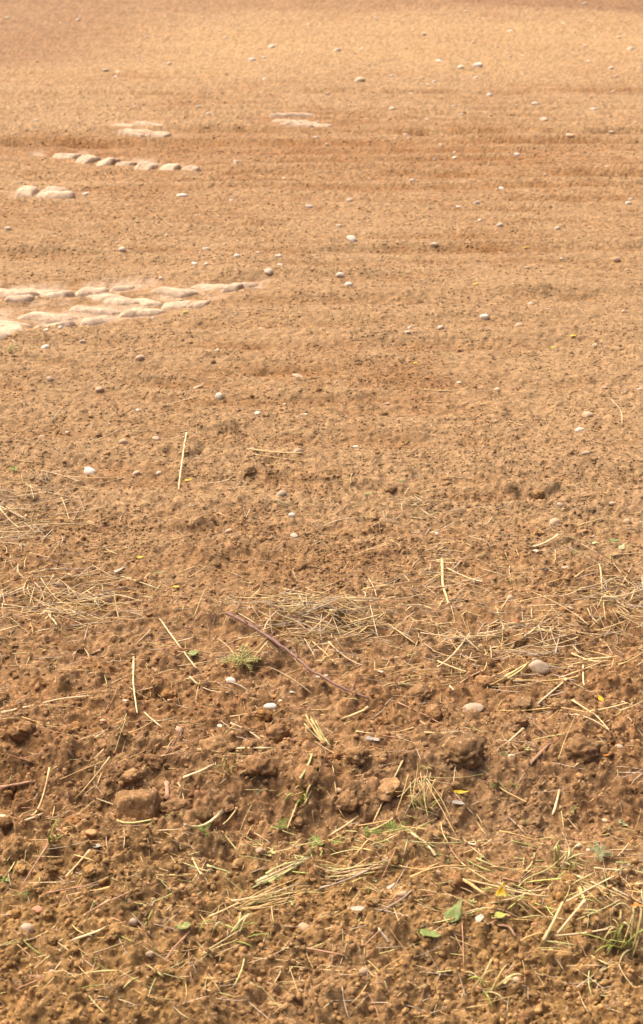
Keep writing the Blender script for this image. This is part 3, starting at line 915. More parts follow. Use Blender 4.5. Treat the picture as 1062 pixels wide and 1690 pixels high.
# crumbs nobody could count
def crumbs(name, label, shape, n, va, vb, powr, flat, seed):
    v0, f0 = shape
    r = np.random.default_rng(seed)
    v = va + (vb - va) * r.random(n) ** powr
    u = r.uniform(-240, 1300, n)
    pos = np.array([PV(a, b_) for a, b_ in zip(u, v)])
    ok = (track_mask(pos[:, 0], pos[:, 1]) < 0.3)
    clump = fbm(pos[:, 0] * 6, pos[:, 1] * 6, 820, 3)
    ok &= r.random(n) < np.clip(0.66 + 1.1 * clump, 0.2, 1)
    pos, v = pos[ok], v[ok]
    n = len(pos)
    px = np.array([mpp(531, k) for k in v])
    size = np.maximum(0.0013 + 0.0050 * r.random(n) ** 3, px * (0.7 + 2.2 * r.random(n) ** 2))
    h = H(pos[:, 0], pos[:, 1])
    _, c = soil(pos[:, 0], pos[:, 1], True)
    sc = size[:, None] * r.uniform(0.65, 1.25, (n, 3)) * np.array([1.1, 1.0, flat])
    ang = r.uniform(0, 6.28, n)
    base = v0[None] * r.uniform(0.72, 1.2, (n, len(v0), 1)) * sc[:, None, :]
    ca, sa = np.cos(ang)[:, None], np.sin(ang)[:, None]
    X = base[:, :, 0] * ca - base[:, :, 1] * sa
    Y = base[:, :, 0] * sa + base[:, :, 1] * ca
    V = np.stack([X + pos[:, 0:1], Y + pos[:, 1:2], base[:, :, 2] + (h + size * 0.12 * flat)[:, None]], -1).reshape(-1, 3)
    Fa = (f0[None] + (np.arange(n) * len(v0))[:, None, None]).reshape(-1, 3)
    c = c * r.uniform(0.8, 1.6, (n, 1))
    me = raw_mesh(name, V, Fa, M_SOIL, False, np.repeat(c, len(v0), 0))
    o = link(name, me)
    o['kind'] = 'stuff'
    o['label'] = label


OCTA = (np.array([[1, 0, 0], [-1, 0, 0], [0, 1, 0], [0, -1, 0], [0, 0, 1], [0, 0, -1]], float), np.array([[0, 2, 4], [2, 1, 4], [1, 3, 4], [3, 0, 4], [2, 0, 5], [1, 2, 5], [3, 1, 5], [0, 3, 5]]))
crumbs('soil_crumbs', 'loose brown crumbs of soil covering the front of the field', ICO[1], 23000, 950, 1800, 0.9, 0.9, 31)
crumbs('fine_tilth', 'fine harrowed crumbs of soil over the middle of the field', OCTA, 90000, 150, 1000, 0.75, 0.75, 32)

# ------------------------------------------------------------------ straw: stalks that can be told apart
SC = {'straw': (0.64, 0.455, 0.205), 'pale': (0.70, 0.53, 0.285), 'gold': (0.58, 0.38, 0.14), 'grey': (0.46, 0.35, 0.23), 'brown': (0.30, 0.165, 0.085), 'red': (0.42, 0.22, 0.12), 'green': (0.48, 0.42, 0.16), 'ochre': (0.52, 0.33, 0.12)}
SN = {'straw': 'dry', 'pale': 'pale', 'gold': 'golden', 'grey': 'greyish', 'brown': 'brown', 'red': 'reddish', 'green': 'yellow green', 'ochre': 'ochre'}
G_SW = 'loose stalks of straw'


def straw(pts, wpx, tone, label=None, ph=None, tip=0.0, flat=0.75, lift=0.0, taper=0.8, bend=2, smooth=1, mat=None, name='straw', cat='straw'):
    c = [P(*p) for p in pts]
    um, vm = np.mean(pts, axis=0)
    rad = wpx * mpp(um, vm) / 2 * 0.74
    g = rnd.uniform(0.85, 1.12)
    o = stalk_object(name, c, rad, tuple(k * g for k in SC[tone]), mat=mat, tip=tip, flat=flat, lift=lift, taper=taper, bend=bend, seed=int(um * 3 + vm), smooth=smooth)
    if label:
        tag(o, label, cat, G_SW if cat == 'straw' else None)
    else:
        PENDING.append((o, um, vm, SN[tone] + ' ' + ('thick straw' if wpx > 3.4 else 'straw' if wpx > 2.0 else 'thin straw'), cat, G_SW))
    if ph:
        anchor(um, vm, ph)
    return o


for pts, w, t, lab, ph in [
    ([(309, 727), (303, 765), (295, 805)], 4, 'pale', 'upright bent pale straw alone in the left middle field', 'the upright bent straw'),
    ([(407, 747), (455, 757), (502, 763)], 4, 'straw', 'longest straw of the little bundle in the middle field', 'the middle straw bundle'),
    ([(420, 756), (500, 765)], 3, 'gold', 'thin straw lying under the little bundle in the middle field', None),
    ([(730, 925), (731, 975), (741, 1005)], 7, 'straw', 'thick flattened straw standing upright, right of the middle', 'the thick upright straw'),
    ([(736, 937), (770, 954), (796, 965)], 4, 'pale', 'pale straw slanting away from the thick upright straw', None),
    ([(871, 908), (921, 895)], 6, 'pale', 'thick split pale straw pointing at the green leaves, right', 'the split pale straw'),
    ([(4, 1194), (60, 1180), (105, 1169), (156, 1168)], 5, 'pale', 'long pale bent straw reaching in from the left edge', 'the long left edge straw'),
    ([(222, 1096), (222, 1162), (229, 1217)], 4, 'pale', 'long upright straw standing alone in the lower left', 'the long upright straw'),
    ([(265, 1041), (301, 1088), (325, 1120)], 4, 'pale', 'long slanting straw ending at the round green leaf', 'the slanting straw'),
    ([(201, 1234), (230, 1250), (256, 1267)], 4, 'straw', 'straw slanting down to the right above the ridge on the left', None),
    ([(311, 1263), (380, 1265), (451, 1268)], 7, 'pale', 'thick pale straw lying level on the ridge left of the straw fan', 'the level ridge straw'),
    ([(350, 1278), (410, 1274)], 5, 'straw', 'shorter straw lying just below the thick level one on the ridge', None),
    ([(564, 1211), (610, 1192)], 8, 'straw', 'short thick tan straw end just below the tip of the twig', 'the short thick straw'),
    ([(587, 1245), (640, 1233), (683, 1222)], 4, 'straw', 'thin straw rising to the right below the short thick straw', None),
    ([(830, 1134), (873, 1120)], 7, 'gold', 'golden stalk end lying against the wedge shaped stone', None),
    ([(850, 1143), (900, 1139), (952, 1132)], 6, 'gold', 'long golden stalk passing below the wedge shaped stone', 'the long golden stalk'),
    ([(836, 1141), (867, 1135)], 6, 'green', 'short yellow green stalk left of the wedge shaped stone', None),
    ([(888, 1181), (912, 1160), (935, 1139)], 5, 'pale', 'straw slanting up below the long golden stalk', None),
    ([(944, 1085), (975, 1100), (1003, 1115)], 5, 'straw', 'straw crossing over two others at the right edge', 'the crossed straws'),
    ([(963, 1096), (1018, 1107)], 6, 'straw', 'thick straw under the crossing straw at the right edge', None),
    ([(922, 1130), (955, 1124), (990, 1117)], 5, 'straw', 'straw pointing right from the wedge shaped stone', None),
    ([(961, 1120), (962, 1166)], 4, 'pale', 'short upright straw right of the long golden stalk', None),
    ([(775, 1058), (748, 1096), (722, 1132)], 4, 'pale', 'long pale straw slanting down left, above the flat grey stone', 'the long pale slanting straw'),
    ([(722, 1096), (768, 1137)], 4, 'straw', 'straw crossing under the long pale slanting one', None),
    ([(816, 1188), (870, 1191), (918, 1190), (975, 1215)], 4, 'gold', 'long golden bent straw right of the flat grey stone', 'the golden bent straw'),
    ([(942, 1188), (982, 1215), (1003, 1245)], 4, 'straw', 'straw drooping down to the right below the yellow leaf', None),
    ([(974, 1200), (1033, 1200)], 4, 'straw', 'level straw at the right edge below the yellow leaf', None),
    ([(831, 1264), (863, 1233)], 6, 'pale', 'short pale thick straw above the cream ridge stone', None),
    ([(700, 1256), (735, 1251), (764, 1247)], 4, 'straw', 'straw lying on top of the long ridge clod', None),
    ([(948, 1298), (975, 1269)], 5, 'pale', 'pale forked straw on the clod slab at the right', None),
    ([(0, 1360), (40, 1366), (73, 1370)], 8, 'pale', 'thick flat straw, upper arm of the sharp bend at the left edge', 'the sharply bent straw'),
    ([(73, 1371), (58, 1390), (41, 1409)], 8, 'pale', 'thick flat straw, lower arm of the sharp bend at the left edge', None),
    ([(54, 1356), (85, 1300)], 4, 'straw', 'thin straw rising behind the sharply bent one', None),
    ([(124, 1323), (155, 1312), (185, 1300)], 4, 'straw', 'thin straw above left of the big broken block', None),
    ([(369, 1358), (340, 1387), (307, 1419)], 8, 'pale', 'thick pale straw slanting right of the big broken block', 'the thick slanting straw'),
    ([(392, 1349), (371, 1390)], 4, 'straw', 'thin straw right of the thick slanting straw', None),
    ([(305, 1323), (356, 1319)], 7, 'pale', 'short pale frayed straw right of the brown curl of bark', None),
    ([(194, 1377), (222, 1388), (252, 1390)], 6, 'green', 'yellow green stalk lying in front of the big broken block', 'the yellow green stalk'),
    ([(36, 1500), (60, 1468), (85, 1439)], 4, 'red', 'reddish stalk slanting in the lower left', 'the reddish stalk'),
    ([(111, 1479), (153, 1455)], 5, 'straw', 'short straw right of the reddish stalk', None),
    ([(113, 1591), (150, 1587), (183, 1583)], 7, 'pale', 'thick pale straw lying at the bottom left', 'the bottom left straw'),
    ([(154, 1547), (175, 1536), (203, 1528)], 4, 'straw', 'curved straw above the bottom left straw', None),
    ([(346, 1544), (395, 1528)], 5, 'straw', 'straw left of the long hay bundle at the bottom', None),
    ([(343, 1468), (382, 1469)], 6, 'green', 'short greenish straw lying level in the lower middle left', None),
    ([(320, 1455), (325, 1470), (334, 1490)], 4, 'straw', 'hooked straw left of the short greenish one', None),
    ([(664, 1300), (640, 1330), (613, 1362)], 4, 'straw', 'long thin straw slanting across the large ridge clod', 'the long thin slanting straw'),
    ([(517, 1300), (497, 1338)], 6, 'green', 'yellow green stalk leaning on the ridge in the middle', 'the leaning green stalk'),
    ([(493, 1341), (474, 1382)], 4, 'straw', 'straw below the leaning yellow green stalk', None),
    ([(542, 1388), (591, 1380)], 6, 'straw', 'thick bent straw among the green sprigs', 'the thick bent straw'),
    ([(512, 1410), (536, 1385)], 5, 'straw', 'straw left of the thick bent one among the sprigs', None),
    ([(576, 1368), (640, 1369)], 4, 'gold', 'level golden straw left of the hay tuft', None),
    ([(612, 1378), (648, 1370)], 4, 'straw', 'short straw just left under the hay tuft', None),
    ([(767, 1488), (813, 1496), (867, 1515), (903, 1525)], 5, 'straw', 'longest straw at the lower right, beside the yellow leaf', 'the longest lower right straw'),
    ([(895, 1597), (926, 1537)], 8, 'straw', 'thick straw standing at the bottom right', 'the thick bottom right straw'),
    ([(910, 1575), (963, 1547)], 6, 'pale', 'straw slanting right from the thick bottom right straw', None),
    ([(941, 1471), (970, 1492), (997, 1516)], 4, 'pale', 'pale straw beside the lower right ochre clod', None),
    ([(1001, 1514), (1062, 1525)], 5, 'pale', 'pale straw leaving the picture above the orange leaf', None),
    ([(846, 1498), (867, 1473), (903, 1464), (922, 1443), (935, 1428)], 4, 'green', 'long bent yellow green grass stem at lower right', 'the long bent grass stem'),
    ([(913, 1345), (923, 1322)], 6, 'pale', 'short pale straw standing on the dark smooth soil', 'the short pale straw'),
    ([(822, 1320), (868, 1345)], 3, 'gold', 'thin golden straw right of the yellow leaf on the smooth soil', None),
    ([(674, 1394), (705, 1415), (718, 1436)], 7, 'pale', 'broad pale dead blade below the hay tuft', 'the broad dead blade'),
    ([(678, 1430), (765, 1420)], 4, 'green', 'straight greenish straw under the broad dead blade', None),
    ([(786, 1437), (830, 1450)], 5, 'green', 'short yellow green straw right of the broad dead blade', None),
    ([(257, 399), (285, 395)], 3, 'gold', 'golden straw lying alone above the tyre track', 'the golden straw above the track'),
    ([(700, 643), (740, 643), (775, 641)], 3, 'straw', 'thin straw lying level in the open soil, right of centre', 'the level thin straw'),
    ([(945, 1440), (985, 1462)], 3, 'straw', 'thin straw below the pale green weed at right', None),
    ([(1018, 1482), (1026, 1447)], 4, 'grey', 'greyish straw standing near the right edge at lower right', None),
    ([(990, 1405), (1000, 1475)], 3, 'red', 'thin reddish stalk by the right edge', None),
]:
    straw(pts, w, t, lab, ph, tip=rnd.choice([0, 0, .01, .02]))
# sticks and bark
straw([(0, 1315), (34, 1308), (60, 1304)], 9, 'brown', 'dark brown stick with a pale broken end at the left edge', 'the dark brown stick', mat=M_TWIG, name='stick', cat='stick')
straw([(873, 1298), (890, 1283), (903, 1271)], 10, 'brown', 'stubby brown stick left of the clod slab', 'the stubby brown stick', mat=M_TWIG, name='stick', cat='stick')
straw([(277, 1340), (278, 1320)], 11, 'red', 'curled piece of brown bark in the gap beside the big broken block', None, mat=M_TWIG, name='bark_curl', cat='bark', taper=1.0)
straw([(765, 1490), (800, 1518)], 9, 'ochre', 'thick tan stick piece crossing the longest lower right straw', None, mat=M_TWIG, name='stick', cat='stick')
straw([(763, 1400), (790, 1413)], 7, 'grey', 'short grey brown stick piece on the dark smooth soil', None, mat=M_TWIG, name='stick', cat='stick')
straw([(820, 1572), (838, 1570), (848, 1585)], 8, 'brown', 'curved brown root piece at the bottom right', None, mat=M_TWIG, name='root_piece', cat='root', smooth=2)
straw([(101, 1494), (130, 1498)], 6, 'brown', 'flat dark bark chip in the lower left', None, mat=M_TWIG, name='bark_chip', cat='bark', taper=1)
straw([(952, 1515), (962, 1545)], 8, 'ochre', 'short ochre stalk left of the orange leaf', None, name='stalk', cat='stalk')
straw([(625, 1578), (642, 1590)], 7, 'grey', 'small weathered wood bit at the bottom middle', None, mat=M_TWIG, name='wood_bit', cat='wood')

# the purple twig
tw = [(378, 1043), (405, 1060), (435, 1077), (460, 1094), (482, 1111), (493, 1120), (512, 1137), (553, 1162), (608, 1186)]
c = [P(*p) for p in tw]
p = lay(c, 0.0035, 0.002, n=26, bend=1, smooth=0, hang=0.6)
p[:, 2] += np.linspace(0.012, 0.008, 26)
p += np.random.default_rng(8).normal(size=(26, 3)) * np.array([.0008, .0008, .0006])
p[13:15, 1] += 0.003
org = p[12].copy()
rr = 0.0040 * np.linspace(1, 0.5, 26) * (1 + 0.10 * np.random.default_rng(3).normal(size=26))
rr[[4, 8, 14, 19]] *= 1.3
root = bpy.data.objects.new('twig', None)
COL.objects.link(root)
root.location = org
tag(root, 'long purple brown bent twig lying across the lower middle', 'twig')
v, f = tube(p - org, rr, 9)
link('stem', raw_mesh('twig_stem', v, f, M_TWIG), parent=root, colour=(0.16, 0.080, 0.055))
for k, (dx, dy, dz) in ((8, (0.008, 0.012, 0.012)), (14, (-0.006, 0.010, 0.010)), (14, (0.012, -0.008, -0.004)), (18, (0.006, 0.012, 0.012)), (4, (-0.012, 0.004, 0.012)), (23, (0.004, 0.02, 0.02))):
    q = np.array([p[k] - org + np.array([dx, dy, dz]) * t for t in (0, .5, 1)])
    v, f = tube(q, [0.0022, 0.0016, 0.0008], 6)
    link('side_shoot', raw_mesh('side_shoot', v, f, M_TWIG), parent=root, colour=(0.20, 0.085, 0.06))
anchor(490, 1118, 'the purple twig')

# straws of the hay patches and the scatter, each its own
def scatter_straws(n, box, wr, lr, tones, lean=1.0):
    for _ in range(n):
        u = rnd.gauss((box[0] + box[2]) / 2, (box[2] - box[0]) / 3.4) if lean else rnd.uniform(box[0], box[2])
        v = rnd.gauss((box[1] + box[3]) / 2, (box[3] - box[1]) / 3.4) if lean else rnd.uniform(box[1], box[3])
        x, y = P(u, v)
        L = rnd.uniform(*lr)
        a = rnd.uniform(-math.pi, math.pi)
        if rnd.random() < 0.4:
            a = rnd.gauss(0, 0.4)
        bnd = rnd.gauss(0, 0.18)
        pts = [(x, y), (x + L * .5 * math.cos(a), y + L * .5 * math.sin(a)), (x + L * .5 * (math.cos(a) + math.cos(a + bnd)), y + L * .5 * (math.sin(a) + math.sin(a + bnd)))]
        t = rnd.choice(tones)
        g = rnd.uniform(.8, 1.12)
        rad = rnd.uniform(*wr)
        o = stalk_object('straw', pts, rad, tuple(k * g for k in SC[t]), tip=rnd.choice([0, 0, 0, .01, .025, .04]), seed=rnd.randrange(9999), sides=5, flat=.8, lift=rnd.choice([0, 0.002, 0.006]) if lean else 0)
        um, vm = UV(pts[1][0], pts[1][1])
        PENDING.append((o, um, vm, SN[t] + (' thin straw' if rad < 0.0013 else ' straw'), 'straw', G_SW))


scatter_straws(34, (0, 960, 230, 1050), (.0008, .0020), (.05, .13), ['straw', 'pale', 'straw', 'gold'])
scatter_straws(34, (420, 1000, 640, 1085), (.0008, .0017), (.05, .13), ['straw', 'pale', 'straw', 'gold'])
scatter_straws(22, (950, 950, 1080, 1040), (.0009, .0020), (.05, .14), ['straw', 'pale', 'straw'])
scatter_straws(24, (650, 1020, 1000, 1110), (.0008, .0016), (.05, .12), ['straw', 'pale', 'grey'])
scatter_straws(18, (-20, 790, 110, 920), (.0009, .0018), (.06, .14), ['straw', 'pale'])
scatter_straws(60, (0, 1060, 1062, 1620), (.0009, .0020), (.04, .11), ['straw', 'pale', 'gold', 'grey', 'red'], 0)
scatter_straws(34, (0, 700, 1062, 1000), (.0009, .0017), (.05, .12), ['straw', 'pale', 'gold'], 0)
scatter_straws(12, (0, 560, 1062, 720), (.0010, .0018), (.06, .14), ['straw', 'pale'], 0)


def strands(name, label, spots, cols, rad=(0.0004, 0.0015), seed=1, kind='stuff', cat=None):
    """fine chaff: spots = list of (u0, v0, u1, v1, number, shortest, longest, heap height)"""
    r = np.random.default_rng(seed)
    V, Fc, Cc, base = [], [], [], 0
    xs, ys, dat = [], [], []
    NP = 6
    for (u0, v0, u1, v1, n, l0, l1, heap) in spots:
        for _ in range(n):
            if heap >= 0:
                u, v = r.normal((u0 + u1) / 2, (u1 - u0) / 4), r.normal((v0 + v1) / 2, (v1 - v0) / 4)
            else:
                u, v = r.uniform(u0, u1), r.uniform(v0, v1)
            x, y = PV(u, v)
            L = r.uniform(l0, l1)
            a = r.uniform(-math.pi, math.pi) if r.random() < 0.7 else r.normal(0.1, 0.35)
            cv = r.normal(0, 0.16)
            ang = a + cv * np.linspace(-1, 1, NP)
            st = L / NP
            px = x + np.cumsum(np.cos(ang)) * st - L * math.cos(a) / 2
            py = y + np.cumsum(np.sin(ang)) * st - L * math.sin(a) / 2
            xs.append(px)
            ys.append(py)
            dat.append((L, max(heap, 0), r.uniform(*rad), cols[r.integers(len(cols))], r.uniform(.75, 1.15)))
    hz = H(np.concatenate(xs), np.concatenate(ys)).reshape(-1, NP)
    for k in range(len(xs)):
        L, heap, rd, colr, g = dat[k]
        t = np.linspace(0, 1, NP)
        z = np.polyval(np.polyfit(t, hz[k], 1), t)
        z = z + np.quantile(hz[k] - z, r.uniform(.45, .95)) + heap * r.random() + r.normal(0, 0.12) * L * (t - .5) * (1 if r.random() < .35 else .2) + 0.001
        v, f = tube(np.column_stack([xs[k], ys[k], z]), rd * np.array([.7, 1, 1, 1, .9, .5]), 3)
        V.append(v)
        Fc += [tuple(i + base for i in q) for q in f]
        base += len(v)
        Cc.append(np.repeat(np.array([colr]) * g, len(v), 0))
    o = link(name, raw_mesh(name, np.concatenate(V), Fc, M_HAY, True, np.concatenate(Cc)))
    o['kind'] = kind
    o['label'] = label
    if cat:
        o['category'] = cat
    return o


HC = [tuple(0.88 * q for q in SC[k]) for k in ('straw', 'pale', 'straw', 'gold', 'grey', 'grey')]
strands('hay_patch', 'matted patch of dry hay at the left below the curled pale leaf', [(-20, 945, 240, 1060, 170, .03, .13, .014)], HC, seed=2)
strands('hay_patch', 'matted patch of dry hay behind the purple twig', [(400, 985, 650, 1090, 200, .03, .13, .014), (430, 1000, 560, 1050, 60, .03, .09, .025)], HC, seed=3)
strands('hay_patch', 'loose patch of dry hay at the right edge beside the grey tan stone', [(930, 935, 1110, 1060, 110, .03, .12, .02)], HC, seed=4)
strands('hay_patch', 'thin patch of straw bits above the wedge shaped stone', [(640, 1000, 1030, 1130, 220, .03, .10, .006)], HC, seed=5)
strands('hay_patch', 'thin patch of straw at the left edge below the big smooth white stone', [(-60, 770, 130, 940, 150, .03, .13, .008)], HC, seed=6)
strands('hay_patch', 'tangled patch of straw around the thick upright straw', [(640, 880, 800, 1030, 90, .03, .09, .006), (600, 800, 760, 860, 40, .03, .09, .006)], HC, seed=8)
strands('straw_litter', 'fine bits of straw and chaff littering the front of the field', [
    (-200, 1060, 1260, 1700, 1900, .010, .08, -1), (-200, 830, 1260, 1120, 1500, .010, .09, -1), (-200, 560, 1260, 850, 620, .015, .09, -1), (-100, 330, 1160, 560, 160, .02, .08, -1)], HC + [SC['red'], SC['brown'], SC['green']], rad=(.0004, .0010), seed=7)
strands('green_grass_litter', 'limp yellow green grass bits strewn over the bottom of the field', [
    (380, 1350, 800, 1480, 60, .02, .08, .006), (760, 1400, 1120, 1640, 80, .02, .09, .008), (-60, 1360, 500, 1680, 55, .02, .07, -1)], [SC['green'], (0.36, 0.38, 0.10), (0.52, 0.46, 0.18), SC['gold']], rad=(.0005, .0014), seed=9)
anchor(110, 1000, 'the left hay patch')
anchor(520, 1030, 'the hay behind the twig')
anchor(1020, 985, 'the right edge hay')

# bundles whose strands are parts
def bundle(label, name, cat, u0, v0, u1, v1, n, spread, wpx, tones, ph=None, fan=0.0, drop=0.0, lift=0.0):
    x, y = P((u0 + u1) / 2, (v0 + v1) / 2)
    z = float(H(x, y)[0])
    root = bpy.data.objects.new(name, None)
    COL.objects.link(root)
    root.location = (x, y, z)
    tag(root, label, cat)
    for k in range(n):
        j = lambda s: rnd.gauss(0, s)
        s0, s1 = spread * (1 - fan), spread * (1 + fan)
        a, b_ = (u0 + j(s0), v0 + j(s0 * .5)), (u1 + j(s1), v1 + j(s1 * .6))
        mid = ((a[0] + b_[0]) / 2 + j(spread * .5), (a[1] + b_[1]) / 2 + j(spread * .35))
        t = rnd.choice(tones)
        o = stalk_object('strand', [P(*a), P(*mid), P(*b_)], wpx * rnd.uniform(.6, 1.2) * mpp(u0, v0) / 2, tuple(q * rnd.uniform(.85, 1.1) for q in SC[t]), lift=lift + rnd.uniform(0, .006), tip=rnd.uniform(0, drop), sides=5, flat=.6, seed=rnd.randrange(9999), smooth=2, taper=.5)
        o.location = o.location - root.location
        o.parent = root
    if ph:
        anchor((u0 + u1) / 2, (v0 + v1) / 2, ph)


bundle('small fan of flat yellow straws standing on the ridge', 'straw_fan', 'straw', 540, 1260, 515, 1228, 9, 6, 3.4, ['straw', 'gold', 'green'], 'the small straw fan', .6, .03)
bundle('long low bundle of greenish hay at the bottom middle', 'hay_bundle', 'hay', 395, 1522, 500, 1496, 15, 13, 2.4, ['green', 'straw', 'gold', 'pale'], 'the bottom hay bundle')
bundle('flattened bundle of pale hay right of the bottom middle', 'hay_bundle', 'hay', 538, 1460, 642, 1467, 14, 12, 2.4, ['green', 'straw', 'pale'], 'the flattened hay bundle')
bundle('drooping tuft of yellow green hay on the ridge right of the middle', 'hay_tuft', 'hay', 700, 1338, 712, 1366, 20, 24, 1.8, ['green', 'straw', 'gold'], 'the drooping hay tuft', .5, -.01, .03)
bundle('curved bundle of limp green grass in the lower middle', 'grass_bundle', 'grass', 432, 1480, 505, 1448, 8, 10, 4, ['green', 'pale', 'green'], 'the limp green grass')
bundle('tuft of dry roots standing out of the ridge above the big block', 'root_tuft', 'roots', 268, 1290, 300, 1295, 7, 12, 3, ['red', 'grey', 'straw'], None, .5, .04)

# ------------------------------------------------------------------ leaves
def leaf_mesh(name, L, W, seed, shape='lance', curl=0.15, fold=0.25, tooth=0.0):
    r = np.random.default_rng(seed)
    n, m_ = 13, 5
    t = np.linspace(0, 1, n)
    prof = {'lance': np.sin(np.pi * t ** 0.8) ** 0.9, 'round': np.sqrt(np.maximum(1 - (2 * t - 1) ** 2, 0)), 'ovate': np.sin(np.pi * t ** 0.62) ** 0.8, 'strap': np.clip(np.minimum(t * 9, (1 - t) * 2.5), 0, 1) ** .6}[shape]
    prof = np.maximum(prof, 0.03) * (1 + tooth * np.sin(np.arange(n) * 2.6) * (np.arange(n) % 2))
    s = np.linspace(-1, 1, m_)
    T, S = np.meshgrid(t, s, indexing='ij')
    X = (T - .5) * L
    Y = S * prof[:, None] * W / 2
    Z = np.abs(S) * prof[:, None] * W / 2 * fold + curl * L * (T - .5) ** 2 * 2 + 0.03 * L * np.sin(T * 7 + S * 2 + seed)
    Y = Y + 0.06 * L * np.sin(T * 2.5 + seed)
    top = np.stack([X, Y, Z], -1).reshape(-1, 3)
    bot = top - np.array([0, 0, 0.0005])
    i = np.arange(n - 1)[:, None] * m_ + np.arange(m_ - 1)[None, :]
    f = np.stack([i, i + m_, i + m_ + 1, i + 1], -1).reshape(-1, 4)
    K = n * m_
    faces = [tuple(int(a) for a in q) for q in f] + [tuple(int(a) + K for a in q[::-1]) for q in f]
    rim = [k * m_ for k in range(n)] + [(n - 1) * m_ + k for k in range(1, m_)] + [k * m_ + m_ - 1 for k in range(n - 2, -1, -1)] + [k for k in range(m_ - 2, 0, -1)]
    for a, b_ in zip(rim, rim[1:] + rim[:1]):
        faces.append((a, a + K, b_ + K, b_))
    v = np.concatenate([top, bot])
    # stalk
    tv, tf = tube(np.array([[-.5 * L, 0, 0], [-.62 * L, 0.02 * L, -.01 * L], [-.72 * L, 0.0, -.03 * L]]) + np.array([0, 0.06 * L * math.sin(seed), float(Z[0, 2])]), [W * .035 + .0002] * 3, 5)
    faces += [tuple(a + 2 * K for a in q) for q in tf]
    return raw_mesh(name, np.concatenate([v, tv]), faces, M_LEAF)


LC = {'green': (0.20, 0.265, 0.065), 'lime': (0.38, 0.40, 0.07), 'palegreen': (0.45, 0.48, 0.24), 'yellow': (0.72, 0.48, 0.03), 'orange': (0.62, 0.22, 0.035), 'white': (0.56, 0.47, 0.36), 'grey': (0.36, 0.33, 0.28), 'red': (0.55, 0.12, 0.05), 'dark': (0.03, 0.025, 0.02)}


def leaf(u, v, wpx, tone, shape, ratio, yaw, label, ph=None, pitch=0.0, roll=0.0, curl=.15, lift=0.3, name='leaf', tooth=0.22):
    x, y = P(u, v)
    L = wpx * mpp(u, v)
    me = leaf_mesh('leaf', L, L * ratio, int(u + v) % 97, shape, curl, 0.25, tooth)
    zs = H(x + np.array([0, .4, -.4, 0, 0]) * L, y + np.array([0, 0, 0, .4, -.4]) * L)
    o = link(name, me, (x, y, float(np.max(zs)) * .6 + float(np.median(zs)) * .4 + L * lift * abs(math.sin(pitch)) + 0.0015), (roll, -pitch, yaw), colour=LC[tone])
    tag(o, label, 'leaf', 'fallen and sprouting leaves')
    if ph:
        anchor(u, v, ph)


